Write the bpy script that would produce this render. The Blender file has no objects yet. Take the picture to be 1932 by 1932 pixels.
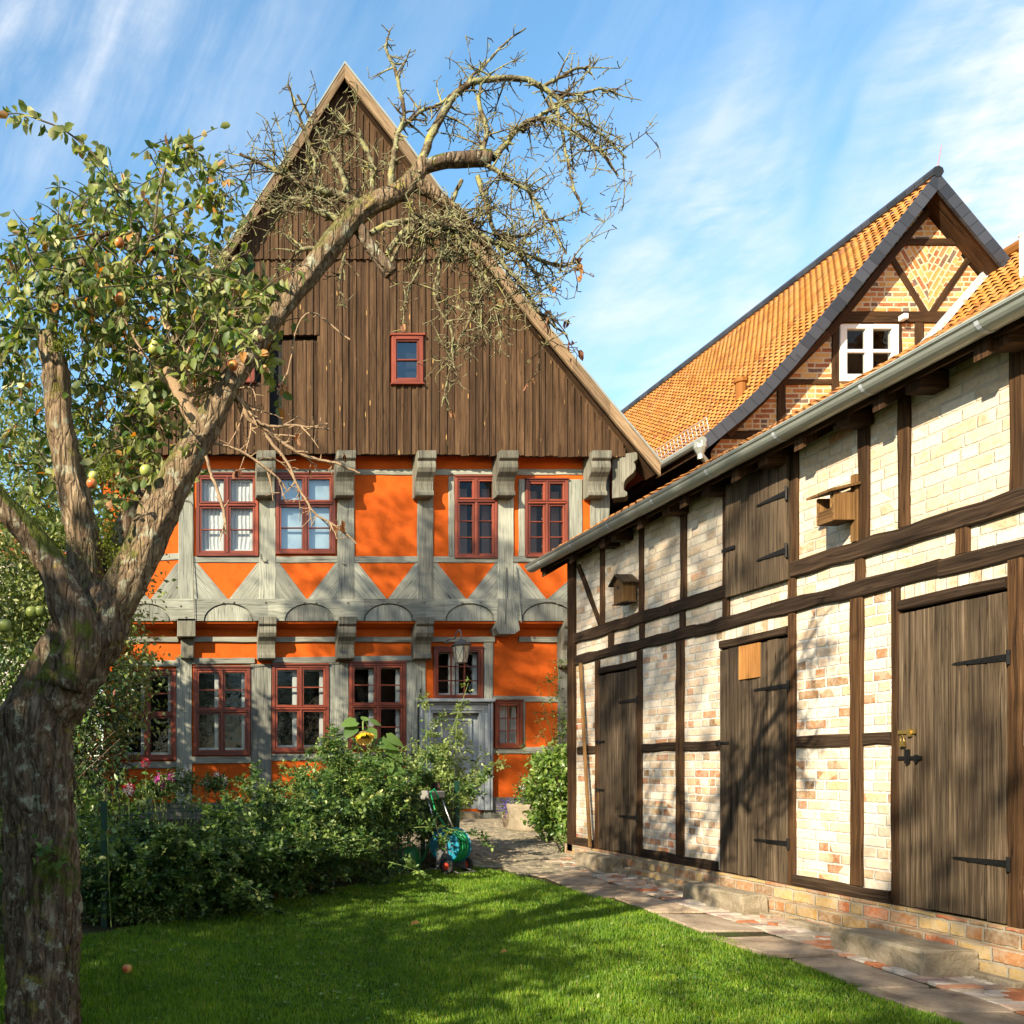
import bpy, bmesh, math, random
import numpy as np
from mathutils import Vector, noise as mnoise
random.seed(7); rng = np.random.default_rng(7)
R = math.radians
S = bpy.context.scene
COL = S.collection
# ------------------------------------------------------------------ camera
F = 1750.0; CX = 305.0; HY = 1447.0; CZ = 1.5; N = 1932.0
cd = bpy.data.cameras.new('camera'); cam = bpy.data.objects.new('camera', cd); COL.objects.link(cam)
cam.location = (0, 0, CZ); cam.rotation_euler = (R(90), 0, 0)
cd.sensor_width = 36; cd.lens = 36*F/N
cd.shift_x = (N/2-CX)/N; cd.shift_y = (HY-N/2)/N
cd.clip_start = .05; cd.clip_end = 2000
S.camera = cam
# ------------------------------------------------------------------ light
SAZ = R(48); SEL = R(27)
sd = bpy.data.lights.new('sun', 'SUN'); sun = bpy.data.objects.new('sun', sd); COL.objects.link(sun)
sdir = Vector((math.sin(SAZ)*math.cos(SEL), math.cos(SAZ)*math.cos(SEL), -math.sin(SEL)))
sun.rotation_euler = sdir.to_track_quat('-Z', 'Y').to_euler()
sun.location = (-10, -10, 15)
sd.energy = 5.0; sd.angle = R(.5); sd.color = (1, .87, .66)
S.view_settings.view_transform = 'Standard'; S.view_settings.look = 'None'
S.view_settings.exposure = 1.36; S.view_settings.gamma = 1

# ------------------------------------------------------------------ node helper
class NT:
    def __init__(s, tree): s.t = tree; s.n = tree.nodes; s.l = tree.links
    def put(s, sock, v):
        if v is None: return
        if isinstance(v, bpy.types.NodeSocket): s.l.new(v, sock)
        else:
            if isinstance(v, (tuple, list)) and len(v) == 3 and sock.type == 'RGBA': v = (*v, 1)
            sock.default_value = v
    def m(s, op, a, b=None, c=None, clamp=False):
        n = s.n.new('ShaderNodeMath'); n.operation = op; n.use_clamp = clamp
        s.put(n.inputs[0], a); s.put(n.inputs[1], b); s.put(n.inputs[2], c)
        return n.outputs[0]
    def mix(s, f, a, b, mode='MIX'):
        n = s.n.new('ShaderNodeMix'); n.data_type = 'RGBA'; n.blend_type = mode
        s.put(n.inputs[0], f); s.put(n.inputs[6], a); s.put(n.inputs[7], b)
        return n.outputs[2]
    def uv(s):
        return s.n.new('ShaderNodeTexCoord').outputs['UV']
    def obj(s):
        return s.n.new('ShaderNodeTexCoord').outputs['Object']
    def map(s, v, sc=(1, 1, 1), rot=(0, 0, 0), loc=(0, 0, 0)):
        n = s.n.new('ShaderNodeMapping'); s.put(n.inputs[0], v)
        n.inputs['Scale'].default_value = sc; n.inputs['Rotation'].default_value = rot; n.inputs['Location'].default_value = loc
        return n.outputs[0]
    def noise(s, v, scale=5, detail=4, rough=.55, dist=0, out=0):
        n = s.n.new('ShaderNodeTexNoise'); s.put(n.inputs['Vector'], v)
        n.inputs['Scale'].default_value = scale; n.inputs['Detail'].default_value = detail
        n.inputs['Roughness'].default_value = rough; n.inputs['Distortion'].default_value = dist
        return n.outputs[out]
    def voro(s, v, scale=5, feat='F1', out=0, rnd=1):
        n = s.n.new('ShaderNodeTexVoronoi'); n.feature = feat; s.put(n.inputs['Vector'], v)
        n.inputs['Scale'].default_value = scale; n.inputs['Randomness'].default_value = rnd
        return n.outputs[out]
    def white(s, v):
        n = s.n.new('ShaderNodeTexWhiteNoise'); n.noise_dimensions = '3D'; s.put(n.inputs['Vector'], v)
        return n.outputs['Value']
    def ramp(s, f, pts, interp='LINEAR'):
        n = s.n.new('ShaderNodeValToRGB'); s.put(n.inputs[0], f); r = n.color_ramp; r.interpolation = interp
        while len(r.elements) < len(pts): r.elements.new(.5)
        for e, (p, c) in zip(r.elements, pts):
            e.position = p
            if not isinstance(c, (tuple, list)): c = (c, c, c)
            e.color = (*c, 1)
        return n.outputs[0]
    def rangem(s, v, a, b, c=0, d=1):
        n = s.n.new('ShaderNodeMapRange'); s.put(n.inputs[0], v)
        for i, x in enumerate((a, b, c, d)): n.inputs[i+1].default_value = x
        return n.outputs[0]
    def bump(s, h, strength=.5, dist=.01, nrm=None):
        n = s.n.new('ShaderNodeBump'); n.inputs['Strength'].default_value = strength
        n.inputs['Distance'].default_value = dist; s.put(n.inputs['Height'], h)
        if nrm is not None: s.put(n.inputs['Normal'], nrm)
        return n.outputs[0]
    def comb(s, x, y, z=0):
        n = s.n.new('ShaderNodeCombineXYZ'); s.put(n.inputs[0], x); s.put(n.inputs[1], y); s.put(n.inputs[2], z)
        return n.outputs[0]
    def sep(s, v):
        n = s.n.new('ShaderNodeSeparateXYZ'); s.put(n.inputs[0], v); return n.outputs
    def attr(s, name):
        n = s.n.new('ShaderNodeAttribute'); n.attribute_name = name; return n.outputs['Fac']
    def hsv(s, c, h=.5, sa=1, v=1):
        n = s.n.new('ShaderNodeHueSaturation'); s.put(n.inputs[0], h); s.put(n.inputs[1], sa); s.put(n.inputs[2], v); s.put(n.inputs[4], c)
        return n.outputs[0]

ALB = .80   # overall paint/plant albedo trim
def new_mat(name):
    m = bpy.data.materials.new(name); m.use_nodes = True
    t = NT(m.node_tree); p = m.node_tree.nodes['Principled BSDF']
    return m, t, p
def fin(t, p, col, rough=.7, nrm=None, metal=0, spec=.4):
    if not isinstance(col, (tuple, list)): col = t.mix(1, col, (ALB, ALB, ALB), 'MULTIPLY')
    t.put(p.inputs['Base Color'], col); t.put(p.inputs['Roughness'], rough)
    if nrm is not None: t.put(p.inputs['Normal'], nrm)
    p.inputs['Metallic'].default_value = metal; p.inputs['Specular IOR Level'].default_value = spec
def simple(name, col, rough=.6, metal=0, var=.12, sc=8, bump=.1):
    m, t, p = new_mat(name)
    n = t.noise(t.obj(), sc, 5)
    c = t.mix(n, tuple(x*(1-var) for x in col), tuple(min(1, x*(1+var)) for x in col))
    fin(t, p, c, rough, t.bump(t.noise(t.obj(), sc*6, 4), bump, .01), metal)
    return m
def wood(name, dark, mid, light, rough=.8, grain=1.0, knots=0, crack=.5, spec=.2, bump=.6):
    """UV: u across the timber, v along it, metres"""
    m, t, p = new_mat(name)
    uv = t.uv()
    warp = t.noise(t.map(uv, (5, 1.2, 1)), 1, 3, out=1)
    w = t.mix(.03, uv, warp, 'ADD')
    g = t.noise(t.map(w, (75*grain, 1.3, 1)), 1, 5, .65)
    g2 = t.noise(t.map(w, (18*grain, .8, 1), loc=(4, 2, 0)), 1, 4, .6)
    col = t.ramp(g, [(.28, dark), (.5, mid), (.74, light)])
    big = t.noise(t.map(uv, (3, .9, 1)), 1, 4, .6)
    un = t.n.new('ShaderNodeUVMap'); un.uv_map = 'tone'; tone = t.sep(un.outputs[0])[0]
    col = t.mix(.8, col, t.ramp(tone, [(0, (.62, .60, .60)), (.5, (1, 1, 1)), (1, (1.42, 1.38, 1.32))]), 'MULTIPLY')
    chk = t.noise(t.map(w, (30, .55, 1), loc=(9, 5, 0)), 1, 2, .4)
    col = t.mix(t.ramp(chk, [(.485, 0), (.5, .75), (.515, 0)]) if crack else 0, col, tuple(x*.2 for x in dark))
    col = t.mix(.75, col, t.ramp(big, [(.3, .55), (.7, 1.35)]), 'MULTIPLY')
    col = t.mix(t.ramp(g2, [(.30, .75), (.42, 0)]) if crack else 0, col, tuple(x*.35 for x in dark))
    if knots:
        v = t.voro(t.map(uv, (9, 1.7, 1)), 1)
        k = t.ramp(v, [(.07, 1), (.105, 0)])
        r = t.white(t.comb(0, 0, t.voro(t.map(uv, (9, 1.7, 1)), 1, out=1)))
        col = t.mix(t.m('MULTIPLY', k, t.m('GREATER_THAN', r, .3)), col, knots if isinstance(knots, tuple) else (.5, .3, .12))
    h = t.m('ADD', t.m('MULTIPLY', g, .5), t.ramp(g2, [(.30, 0), (.42, .6)]))
    fin(t, p, col, rough, t.bump(h, bump, .006), 0, spec)
    return m
def brick(name, bw, bh, mo, cols, mort, jitter=.006, stain=.35, rough=.9, bumps=.8, patch=None, coat=0.0, coatcol=None):
    m, t, p = new_mat(name)
    uv = t.uv()
    d = t.noise(uv, 9, 3, out=1)
    w = t.mix(jitter*2.2, uv, t.mix(1, d, (.5, .5, .5), 'SUBTRACT'), 'ADD')
    s = t.sep(w); u, v = s[0], s[1]
    rv = t.m('DIVIDE', v, bh); row = t.m('FLOOR', rv)
    off = t.m('MULTIPLY', t.m('FLOORED_MODULO', row, 2), .5)
    rj = t.m('MULTIPLY', t.white(t.comb(row, 3.3, 1.1)), .25)
    xu = t.m('ADD', t.m('ADD', t.m('DIVIDE', u, bw), off), rj)
    ci = t.m('FLOOR', xu)
    # some bricks are laid as headers
    hd = t.m('GREATER_THAN', t.white(t.comb(ci, row, 9.7)), .72)
    fx = t.m('FRACT', xu); fy = t.m('FRACT', rv)
    fx2 = t.m('FRACT', t.m('MULTIPLY', fx, 2)); half = t.m('FLOOR', t.m('MULTIPLY', fx, 2))
    mixf = lambda f, a, b: t.m('ADD', t.m('MULTIPLY', a, t.m('SUBTRACT', 1, f)), t.m('MULTIPLY', b, f))
    ex = mixf(hd, t.m('MULTIPLY', t.m('MINIMUM', fx, t.m('SUBTRACT', 1, fx)), bw), t.m('MULTIPLY', t.m('MINIMUM', fx2, t.m('SUBTRACT', 1, fx2)), bw/2))
    ey = t.m('MULTIPLY', t.m('MINIMUM', fy, t.m('SUBTRACT', 1, fy)), bh)
    e = t.m('MINIMUM', ex, ey)
    e = t.m('ADD', e, t.m('MULTIPLY', t.m('SUBTRACT', t.noise(uv, 45, 3), .5), mo*1.1))
    mask = t.rangem(e, mo*.45, mo*.75)
    idv = t.comb(t.m('ADD', ci, t.m('MULTIPLY', t.m('MULTIPLY', half, hd), .37)), row, 2.2)
    r = t.white(idv)
    if patch:
        big = t.noise(uv, patch, 2, .5)
        r = t.m('ADD', t.m('MULTIPLY', r, .72), t.m('MULTIPLY', t.rangem(big, .35, .68), .26), clamp=True)
    c = t.ramp(r, cols, 'CONSTANT')
    n1 = t.noise(uv, 28, 5, .7); n2 = t.noise(uv, 7, 4, .6)
    c = t.mix(.7, c, t.ramp(n1, [(.3, .72), (.68, 1.18)]), 'MULTIPLY')
    mc = t.mix(.6, mort, t.ramp(t.noise(uv, 22, 4), [(.3, .75), (.7, 1.15)]), 'MULTIPLY')
    c = t.mix(mask, mc, c)
    if coat: # mortar slurry smeared over the bricks
        c = t.mix(t.ramp(t.m('ADD', t.m('MULTIPLY', n2, .7), t.m('MULTIPLY', n1, .3)), [(.42, 0), (.6, coat)]), c, coatcol or mort)
    c = t.mix(stain, c, t.ramp(t.noise(uv, 1.7, 5, .65), [(.3, .62), (.65, 1.1)]), 'MULTIPLY')
    h = t.m('ADD', t.m('MULTIPLY', mask, 1.0), t.m('MULTIPLY', n1, .45))
    fin(t, p, c, rough, t.bump(h, bumps, .008), 0, .2)
    return m
def leafmat(name, cols, trans=.35, rough=.45, spec=.35):
    m, t, p = new_mat(name)
    a = t.attr('rnd'); c = t.ramp(a, cols)
    geo = t.n.new('ShaderNodeNewGeometry')
    c2 = t.mix(t.m('MULTIPLY', geo.outputs['Backfacing'], .45), c, t.hsv(c, .49, .7, 1.7))
    fin(t, p, c2, rough, None, 0, spec)
    tr = t.n.new('ShaderNodeBsdfTranslucent'); t.put(tr.inputs[0], t.hsv(c, .485, 1.15, 1.3))
    mx = t.n.new('ShaderNodeMixShader'); mx.inputs[0].default_value = trans
    t.l.new(p.outputs[0], mx.inputs[1]); t.l.new(tr.outputs[0], mx.inputs[2])
    t.l.new(mx.outputs[0], t.n['Material Output'].inputs[0])
    return m
def glassmat(name, tint=(.03, .035, .04), refl=.012, body=0.0):
    m, t, p = new_mat(name)
    for nd in [p]: t.n.remove(nd)
    gl = t.n.new('ShaderNodeBsdfGlossy'); gl.inputs['Roughness'].default_value = .03; gl.inputs[0].default_value = (.9, .95, 1, 1)
    tr = t.n.new('ShaderNodeBsdfTransparent'); tr.inputs[0].default_value = (.82, .86, .86, 1)
    nb = t.bump(t.noise(t.obj(), 3.0, 2), .12, .05); t.l.new(nb, gl.inputs['Normal'])
    lw = t.n.new('ShaderNodeLayerWeight'); lw.inputs[0].default_value = .35
    f = t.m('ADD', t.m('MULTIPLY', lw.outputs['Fresnel'], .32), refl, clamp=True)
    mx = t.n.new('ShaderNodeMixShader'); t.put(mx.inputs[0], f)
    t.l.new(tr.outputs[0], mx.inputs[1]); t.l.new(gl.outputs[0], mx.inputs[2])
    t.l.new(mx.outputs[0], t.n['Material Output'].inputs[0])
    return m

# ------------------------------------------------------------------ world
w = bpy.data.worlds.new('World'); S.world = w; w.use_nodes = True
t = NT(w.node_tree); bg = t.n['Background']
sky = t.n.new('ShaderNodeTexSky'); sky.sky_type = 'NISHITA'; sky.sun_disc = False
sky.sun_elevation = SEL; sky.sun_rotation = math.atan2(-sdir.x, -sdir.y)
sky.air_density = 1.0; sky.dust_density = .6; sky.ozone_density = 1.6
bg.inputs[1].default_value = .09
t.put(bg.inputs[0], t.hsv(sky.outputs[0], .488, 1.22, 1.38))
dirv = t.n.new('ShaderNodeTexCoord').outputs['Generated']
sp = t.sep(dirv)
yy = t.m('ADD', t.m('ABSOLUTE', sp[1]), .12)
U = t.m('DIVIDE', sp[0], yy); Vv = t.m('DIVIDE', sp[2], yy)
pl = t.comb(U, Vv, 0)
def warped(v, sc, amt, loc=(0, 0, 0)):
    n_ = t.mix(1, t.noise(t.map(v, (sc, sc, 1), loc=loc), 1, 3, out=1), (.5, .5, .5), 'SUBTRACT')
    return t.mix(1, v, t.mix(1, n_, (amt, amt, 0), 'MULTIPLY'), 'ADD')
def streaky(ang, sx, sy, detail, rough, loc, w=.12):
    q = t.map(t.map(warped(pl, 2.2, w, loc), rot=(0, 0, R(-ang))), (sx, sy, 1), loc=loc)
    return t.noise(q, 1, detail, rough)
band = streaky(42, 1.5, 4.2, 4, .5, (3.3, 1.2, 0), .25)
fib = streaky(50, 3.0, 17, 7, .62, (1.5, 7, 0), .12)
rip = streaky(14, 9, 34, 5, .6, (5, 2, 0), .10)
fibL = streaky(66, 2.2, 13, 7, .62, (8, 3, 0), .15)
puff = t.noise(t.map(warped(pl, 3, .1), (6, 9, 1), loc=(4, 4, 0)), 1, 7, .62)
line = t.m('SUBTRACT', U, t.m('ADD', .40, t.m('MULTIPLY', t.m('SUBTRACT', Vv, .455), .62)))
mR = t.rangem(line, -.06, .13)
mL = t.m('MULTIPLY', t.rangem(U, .20, -.12), t.rangem(Vv, .50, .66))
det = t.m('ADD', t.m('MULTIPLY', t.rangem(rip, .38, .62), .48), t.m('ADD', t.m('MULTIPLY', t.rangem(puff, .36, .66), .45), t.m('MULTIPLY', t.rangem(fib, .38, .66), .30)))
cR = t.m('MULTIPLY', mR, t.m('ADD', .04, t.m('MULTIPLY', t.rangem(band, .34, .54), t.m('ADD', .14, t.m('MULTIPLY', det, .95)))))
cL = t.m('MULTIPLY', mL, t.m('MULTIPLY', t.rangem(fibL, .36, .72), t.m('MULTIPLY', t.rangem(puff, .3, .7), .85)))
cf = t.m('MINIMUM', t.m('ADD', t.m('ADD', cR, cL), t.m('ADD', .05, t.m('MULTIPLY', t.rangem(fibL, .45, .75), .16))), .93)
b2 = t.n.new('ShaderNodeBackground'); b2.inputs[0].default_value = (.93, .96, 1, 1); b2.inputs[1].default_value = .46
mx = t.n.new('ShaderNodeMixShader'); t.put(mx.inputs[0], cf)
t.l.new(bg.outputs[0], mx.inputs[1]); t.l.new(b2.outputs[0], mx.inputs[2])
t.l.new(mx.outputs[0], t.n['World Output'].inputs[0])

# ------------------------------------------------------------------ geometry helpers
def PX(px, Y): return (px-CX)*Y/F
def PZ(py, Y): return CZ+(HY-py)*Y/F
def P(px, py, Y): return Vector((PX(px, Y), Y, PZ(py, Y)))
def gz(Y): return .03*min(max(Y, -10), 20)
def tag(o, label=None, cat=None, group=None, kind=None):
    if label: o['label'] = label
    if cat: o['category'] = cat
    if group: o['group'] = group
    if kind: o['kind'] = kind
    return o
def empty(name, loc, label, cat, group=None, rz=0):
    o = bpy.data.objects.new(name, None); COL.objects.link(o); o.location = loc; o.rotation_euler = (0, 0, rz)
    o.empty_display_size = .2
    return tag(o, label, cat, group)
def rootof(o):
    while o.parent: o = o.parent
    return o
def link(me, name, mat, parent=None, local=False):
    ob = bpy.data.objects.new(name, me); COL.objects.link(ob)
    for mm in (mat if isinstance(mat, (list, tuple)) else [mat]):
        if mm: me.materials.append(mm)
    if parent is not None:
        ob.parent = parent
        if not local:
            l = rootof(parent).location
            n = len(me.vertices); a = np.empty(n*3, 'f'); me.vertices.foreach_get('co', a)
            a = (a.reshape(-1, 3)-np.array(l, 'f')).ravel(); me.vertices.foreach_set('co', a)
    return ob
class MB:
    """collects faces with UVs (metres, v along the grain)"""
    def __init__(s): s.v = []; s.f = []; s.u = []; s.tn = []; s.tone = random.random()
    def face(s, pts, uvs=None):
        b = len(s.v); s.v += [tuple(p) for p in pts]; s.f.append(tuple(range(b, b+len(pts))))
        s.u.append(uvs or [(0, 0)]*len(pts)); s.tn += [s.tone, .5]*len(pts)
    def quad(s, a, b, c, d, off=(0, 0), flip=False):
        a, b, c, d = map(Vector, (a, b, c, d)); lu = (b-a).length; lv = (d-a).length
        uv = [(0, 0), (lu, 0), (lu, lv), (0, lv)]
        if flip: uv = [(y, x) for x, y in uv]
        s.face((a, b, c, d), [(x+off[0], y+off[1]) for x, y in uv])
    def box(s, x0, x1, y0, y1, z0, z1, grain=None):
        if x1 < x0: x0, x1 = x1, x0
        if y1 < y0: y0, y1 = y1, y0
        if z1 < z0: z0, z1 = z1, z0
        L = (x1-x0, y1-y0, z1-z0); s.tone = random.random()
        g = grain if grain is not None else int(np.argmax(L))
        o = (random.random()*40, random.random()*40)
        c = lambda i, j, k: ((x0, x1)[i], (y0, y1)[j], (z0, z1)[k])
        for ax in range(3):
            a1, a2 = [a for a in range(3) if a != ax]
            if a2 != g and a1 == g: a1, a2 = a2, a1
            for side in (0, 1):
                pts = []; uv = []
                for (p, q) in ((0, 0), (1, 0), (1, 1), (0, 1)):
                    idx = [0, 0, 0]; idx[ax] = side; idx[a1] = p; idx[a2] = q
                    v = c(*idx); pts.append(v); uv.append((v[a1]+o[0], v[a2]+o[1]))
                e1 = [0, 0, 0]; e1[a1] = 1; e2 = [0, 0, 0]; e2[a2] = 1
                n = Vector(e1).cross(Vector(e2))
                if (n[ax] > 0) != (side == 1): pts.reverse(); uv.reverse()
                s.face(pts, uv)
    def prism(s, poly, fn, d0, d1, sides=True, caps=True, uvf=None, off=None):
        """poly: list of (h, v); fn(h, v, d) -> world"""
        s.tone = random.random(); o = off if off is not None else (random.random()*40, random.random()*40)
        uvf = uvf or (lambda h, v: (h, v))
        A = [fn(h, v, d1) for h, v in poly]; B = [fn(h, v, d0) for h, v in poly]
        uv = [tuple(np.add(uvf(h, v), o)) for h, v in poly]
        if caps:
            s.face(A, uv); s.face(B[::-1], uv[::-1])
        if sides:
            n = len(poly); L = 0
            for i in range(n):
                j = (i+1) % n; l = (Vector(A[i])-Vector(A[j])).length
                s.face((A[i], B[i], B[j], A[j]), [(o[0], o[1]+L), (o[0]+abs(d1-d0), o[1]+L), (o[0]+abs(d1-d0), o[1]+L+l), (o[0], o[1]+L+l)])
                L += l
    def timber(s, fn, p, q, wd, d0, d1, jit=.006, ch=.008, seg=None, bend=.0):
        """hewn timber from p=(h,v) to q, width wd, from depth d0 out to d1"""
        p = Vector(p); q = Vector(q); L = (q-p).length; ax = (q-p)/L; nx = Vector((-ax.y, ax.x))
        n = seg or max(2, int(L/.22)); o = (random.random()*40, random.random()*40)
        rings = []
        for i in range(n+1):
            tt = i/n; c = p+ax*(L*tt)+nx*(bend*math.sin(math.pi*tt))
            j = [(random.uniform(-jit, jit)) for _ in range(4)] if 0 < i < n else [0]*4
            a = -wd/2+j[0]; b = wd/2+j[1]; D = d1+min(0, j[2])*.5-(.0)
            prof = [(a, d0), (a, D-ch), (a+ch, D), (b-ch, D), (b, D-ch), (b, d0)]
            rings.append([(c.x+nx.x*w_, c.y+nx.y*w_, dd) for w_, dd in prof])
        acc = [0]
        for k in range(1, 6):
            acc.append(acc[-1]+math.dist(rings[0][k][:2]+(rings[0][k][2],), rings[0][k-1][:2]+(rings[0][k-1][2],)))
        acc.append(acc[-1]+wd)
        for i in range(n):
            v0 = L*i/n; v1 = L*(i+1)/n
            for k in range(6):
                k2 = (k+1) % 6
                s.face([fn(*rings[i][k]), fn(*rings[i][k2]), fn(*rings[i+1][k2]), fn(*rings[i+1][k])],
                       [(o[0]+acc[k], o[1]+v0), (o[0]+acc[k+1], o[1]+v0), (o[0]+acc[k+1], o[1]+v1), (o[0]+acc[k], o[1]+v1)])
        for r_ in (rings[0], rings[-1]):
            s.face([fn(*x) for x in r_], [(o[0]+x[0], o[1]+x[1]) for x in r_])
    def tube(s, pts, rad, n=8, cap=True):
        pts = [Vector(p) for p in pts]; m = len(pts)
        rad = rad if isinstance(rad, (list, tuple)) else [rad]*m
        up = Vector((.13, .21, .97)); rings = []; L = 0; o = random.random()*20
        for i, p in enumerate(pts):
            tg = (pts[min(i+1, m-1)]-pts[max(i-1, 0)]).normalized()
            a = tg.cross(up)
            if a.length < .05: a = tg.cross(Vector((1, 0, 0)))
            a.normalize(); b = tg.cross(a).normalized(); up = -a.cross(tg) if False else up
            if i: L += (p-pts[i-1]).length
            rings.append(([p+(a*math.cos(2*math.pi*k/n)+b*math.sin(2*math.pi*k/n))*rad[i] for k in range(n)], L, rad[i]))
        for i in range(m-1):
            (A, l0, r0), (B, l1, r1) = rings[i], rings[i+1]
            for k in range(n):
                k2 = (k+1) % n; u0 = k/n*6.28*max(r0, r1); u1 = (k+1)/n*6.28*max(r0, r1)
                s.face((A[k], A[k2], B[k2], B[k]), [(u0, l0+o), (u1, l0+o), (u1, l1+o), (u0, l1+o)])
        if cap:
            s.face(rings[0][0][::-1]); s.face(rings[-1][0])
    def lathe(s, prof, c=(0, 0, 0), n=20, axis='z'):
        """prof: list of (r, h)"""
        c = Vector(c)
        def pt(r, h, k):
            a = 2*math.pi*k/n
            if axis == 'z': return c+Vector((r*math.cos(a), r*math.sin(a), h))
            if axis == 'x': return c+Vector((h, r*math.cos(a), r*math.sin(a)))
            return c+Vector((r*math.cos(a), h, r*math.sin(a)))
        for i in range(len(prof)-1):
            (r0, h0), (r1, h1) = prof[i], prof[i+1]
            for k in range(n):
                s.face((pt(r0, h0, k), pt(r0, h0, k+1), pt(r1, h1, k+1), pt(r1, h1, k)),
                       [(k/n, h0), ((k+1)/n, h0), ((k+1)/n, h1), (k/n, h1)])
    def build(s, name, mat, parent=None, smooth=False, weld=True, local=False, bevel=0, label=None):
        me = bpy.data.meshes.new(name)
        me.from_pydata(s.v, [], s.f); uvl = me.uv_layers.new(name='UVMap')
        flat = [c for f in s.u for p in f for c in p]
        uvl.data.foreach_set('uv', flat)
        u2 = me.uv_layers.new(name='tone'); u2.data.foreach_set('uv', s.tn); uvl.active_render = True; me.uv_layers.active_index = 0
        ob = link(me, name, mat, parent, local)
        if weld:
            bm = bmesh.new(); bm.from_mesh(me)
            bmesh.ops.remove_doubles(bm, verts=bm.verts, dist=.0003)
            bmesh.ops.recalc_face_normals(bm, faces=bm.faces)
            if bevel: bmesh.ops.bevel(bm, geom=bm.edges[:], offset=bevel, segments=1, affect='EDGES')
            bm.to_mesh(me); bm.free()
        if smooth:
            me.polygons.foreach_set('use_smooth', [True]*len(me.polygons))
        me.update()
        if label: ob['label'] = label
        return ob
def npmesh(name, verts, faces, mat, parent=None, rnd=None, smooth=False, local=False):
    """verts (n,3), faces list of (m,k) int arrays"""
    me = bpy.data.meshes.new(name); verts = np.asarray(verts, 'f')
    me.vertices.add(len(verts)); me.vertices.foreach_set('co', verts.ravel())
    if not isinstance(faces, list): faces = [faces]
    loops = np.concatenate([f.ravel() for f in faces]); tot = np.concatenate([np.full(len(f), f.shape[1]) for f in faces])
    st = np.concatenate([[0], np.cumsum(tot)[:-1]])
    me.loops.add(len(loops)); me.loops.foreach_set('vertex_index', loops.astype('i'))
    me.polygons.add(len(tot)); me.polygons.foreach_set('loop_start', st.astype('i')); me.polygons.foreach_set('loop_total', tot.astype('i'))
    if smooth: me.polygons.foreach_set('use_smooth', np.ones(len(tot), bool))
    me.update(calc_edges=True)
    if rnd is not None:
        a = me.attributes.new('rnd', 'FLOAT', 'POINT'); a.data.foreach_set('value', np.asarray(rnd, 'f'))
    return link(me, name, mat, parent, local)
# leaf templates: x along the leaf, y across, z up
LEAF4 = (np.array([(0, 0, 0), (.45, .24, .07), (1, 0, -.06), (.45, -.24, .07)]), [np.array([(0, 3, 2), (0, 2, 1)])])
LEAF8 = (np.array([(0, 0, 0), (.3, .27, .10), (.72, .22, .05), (1, 0, -.16), (.72, -.22, .05), (.3, -.27, .10), (.3, 0, .0), (.7, 0, -.03)]),
         [np.array([(0, 6, 1), (0, 5, 6), (7, 3, 2), (7, 4, 3)]), np.array([(6, 7, 2, 1), (5, 4, 7, 6)])])
LEAFW = (np.array([(0, 0, 0), (.35, .30, .06), (.75, .24, .02), (1.05, 0, -.08), (.75, -.24, .02), (.35, -.30, .06)]), [np.array([(0, 3, 1), (1, 3, 2), (0, 5, 3), (5, 4, 3)])])
def norm(a): return a/np.maximum(np.linalg.norm(a, axis=-1, keepdims=True), 1e-9)
def leaves(name, pos, axis, size, mat, parent, tpl=LEAF4, nrm=None, rnd=None, up=.8):
    pos = np.asarray(pos, float); n = len(pos); axis = norm(np.asarray(axis, float))
    if nrm is None: nrm = rng.normal(size=(n, 3))*.7+np.array([0, 0, up])
    y = norm(np.cross(nrm, axis)); z = np.cross(axis, y)
    Rm = np.stack([axis, y, z], axis=2); size = np.asarray(size, float)
    if size.ndim == 0: size = np.full(n, float(size))
    tv, tf = tpl; k = len(tv)
    V = np.einsum('nij,kj->nki', Rm, tv)*size[:, None, None]+pos[:, None, :]
    fs = [(f[None]+(np.arange(n)*k)[:, None, None]).reshape(-1, f.shape[1]) for f in tf]
    if rnd is None: rnd = rng.random(n)
    return npmesh(name, V.reshape(-1, 3), fs, mat, parent, np.repeat(rnd, k))
def smoothpath(pts, n=4):
    """Catmull-Rom through rows (x,y,z,r)"""
    p = np.asarray(pts, float); p = np.vstack([2*p[0]-p[1], p, 2*p[-1]-p[-2]]); out = []
    for i in range(1, len(p)-2):
        for k in range(n):
            t_ = k/n
            out.append(.5*((2*p[i])+(-p[i-1]+p[i+1])*t_+(2*p[i-1]-5*p[i]+4*p[i+1]-p[i+2])*t_**2+(-p[i-1]+3*p[i]-3*p[i+1]+p[i+2])*t_**3))
    out.append(p[-2]); return np.array(out)
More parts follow.
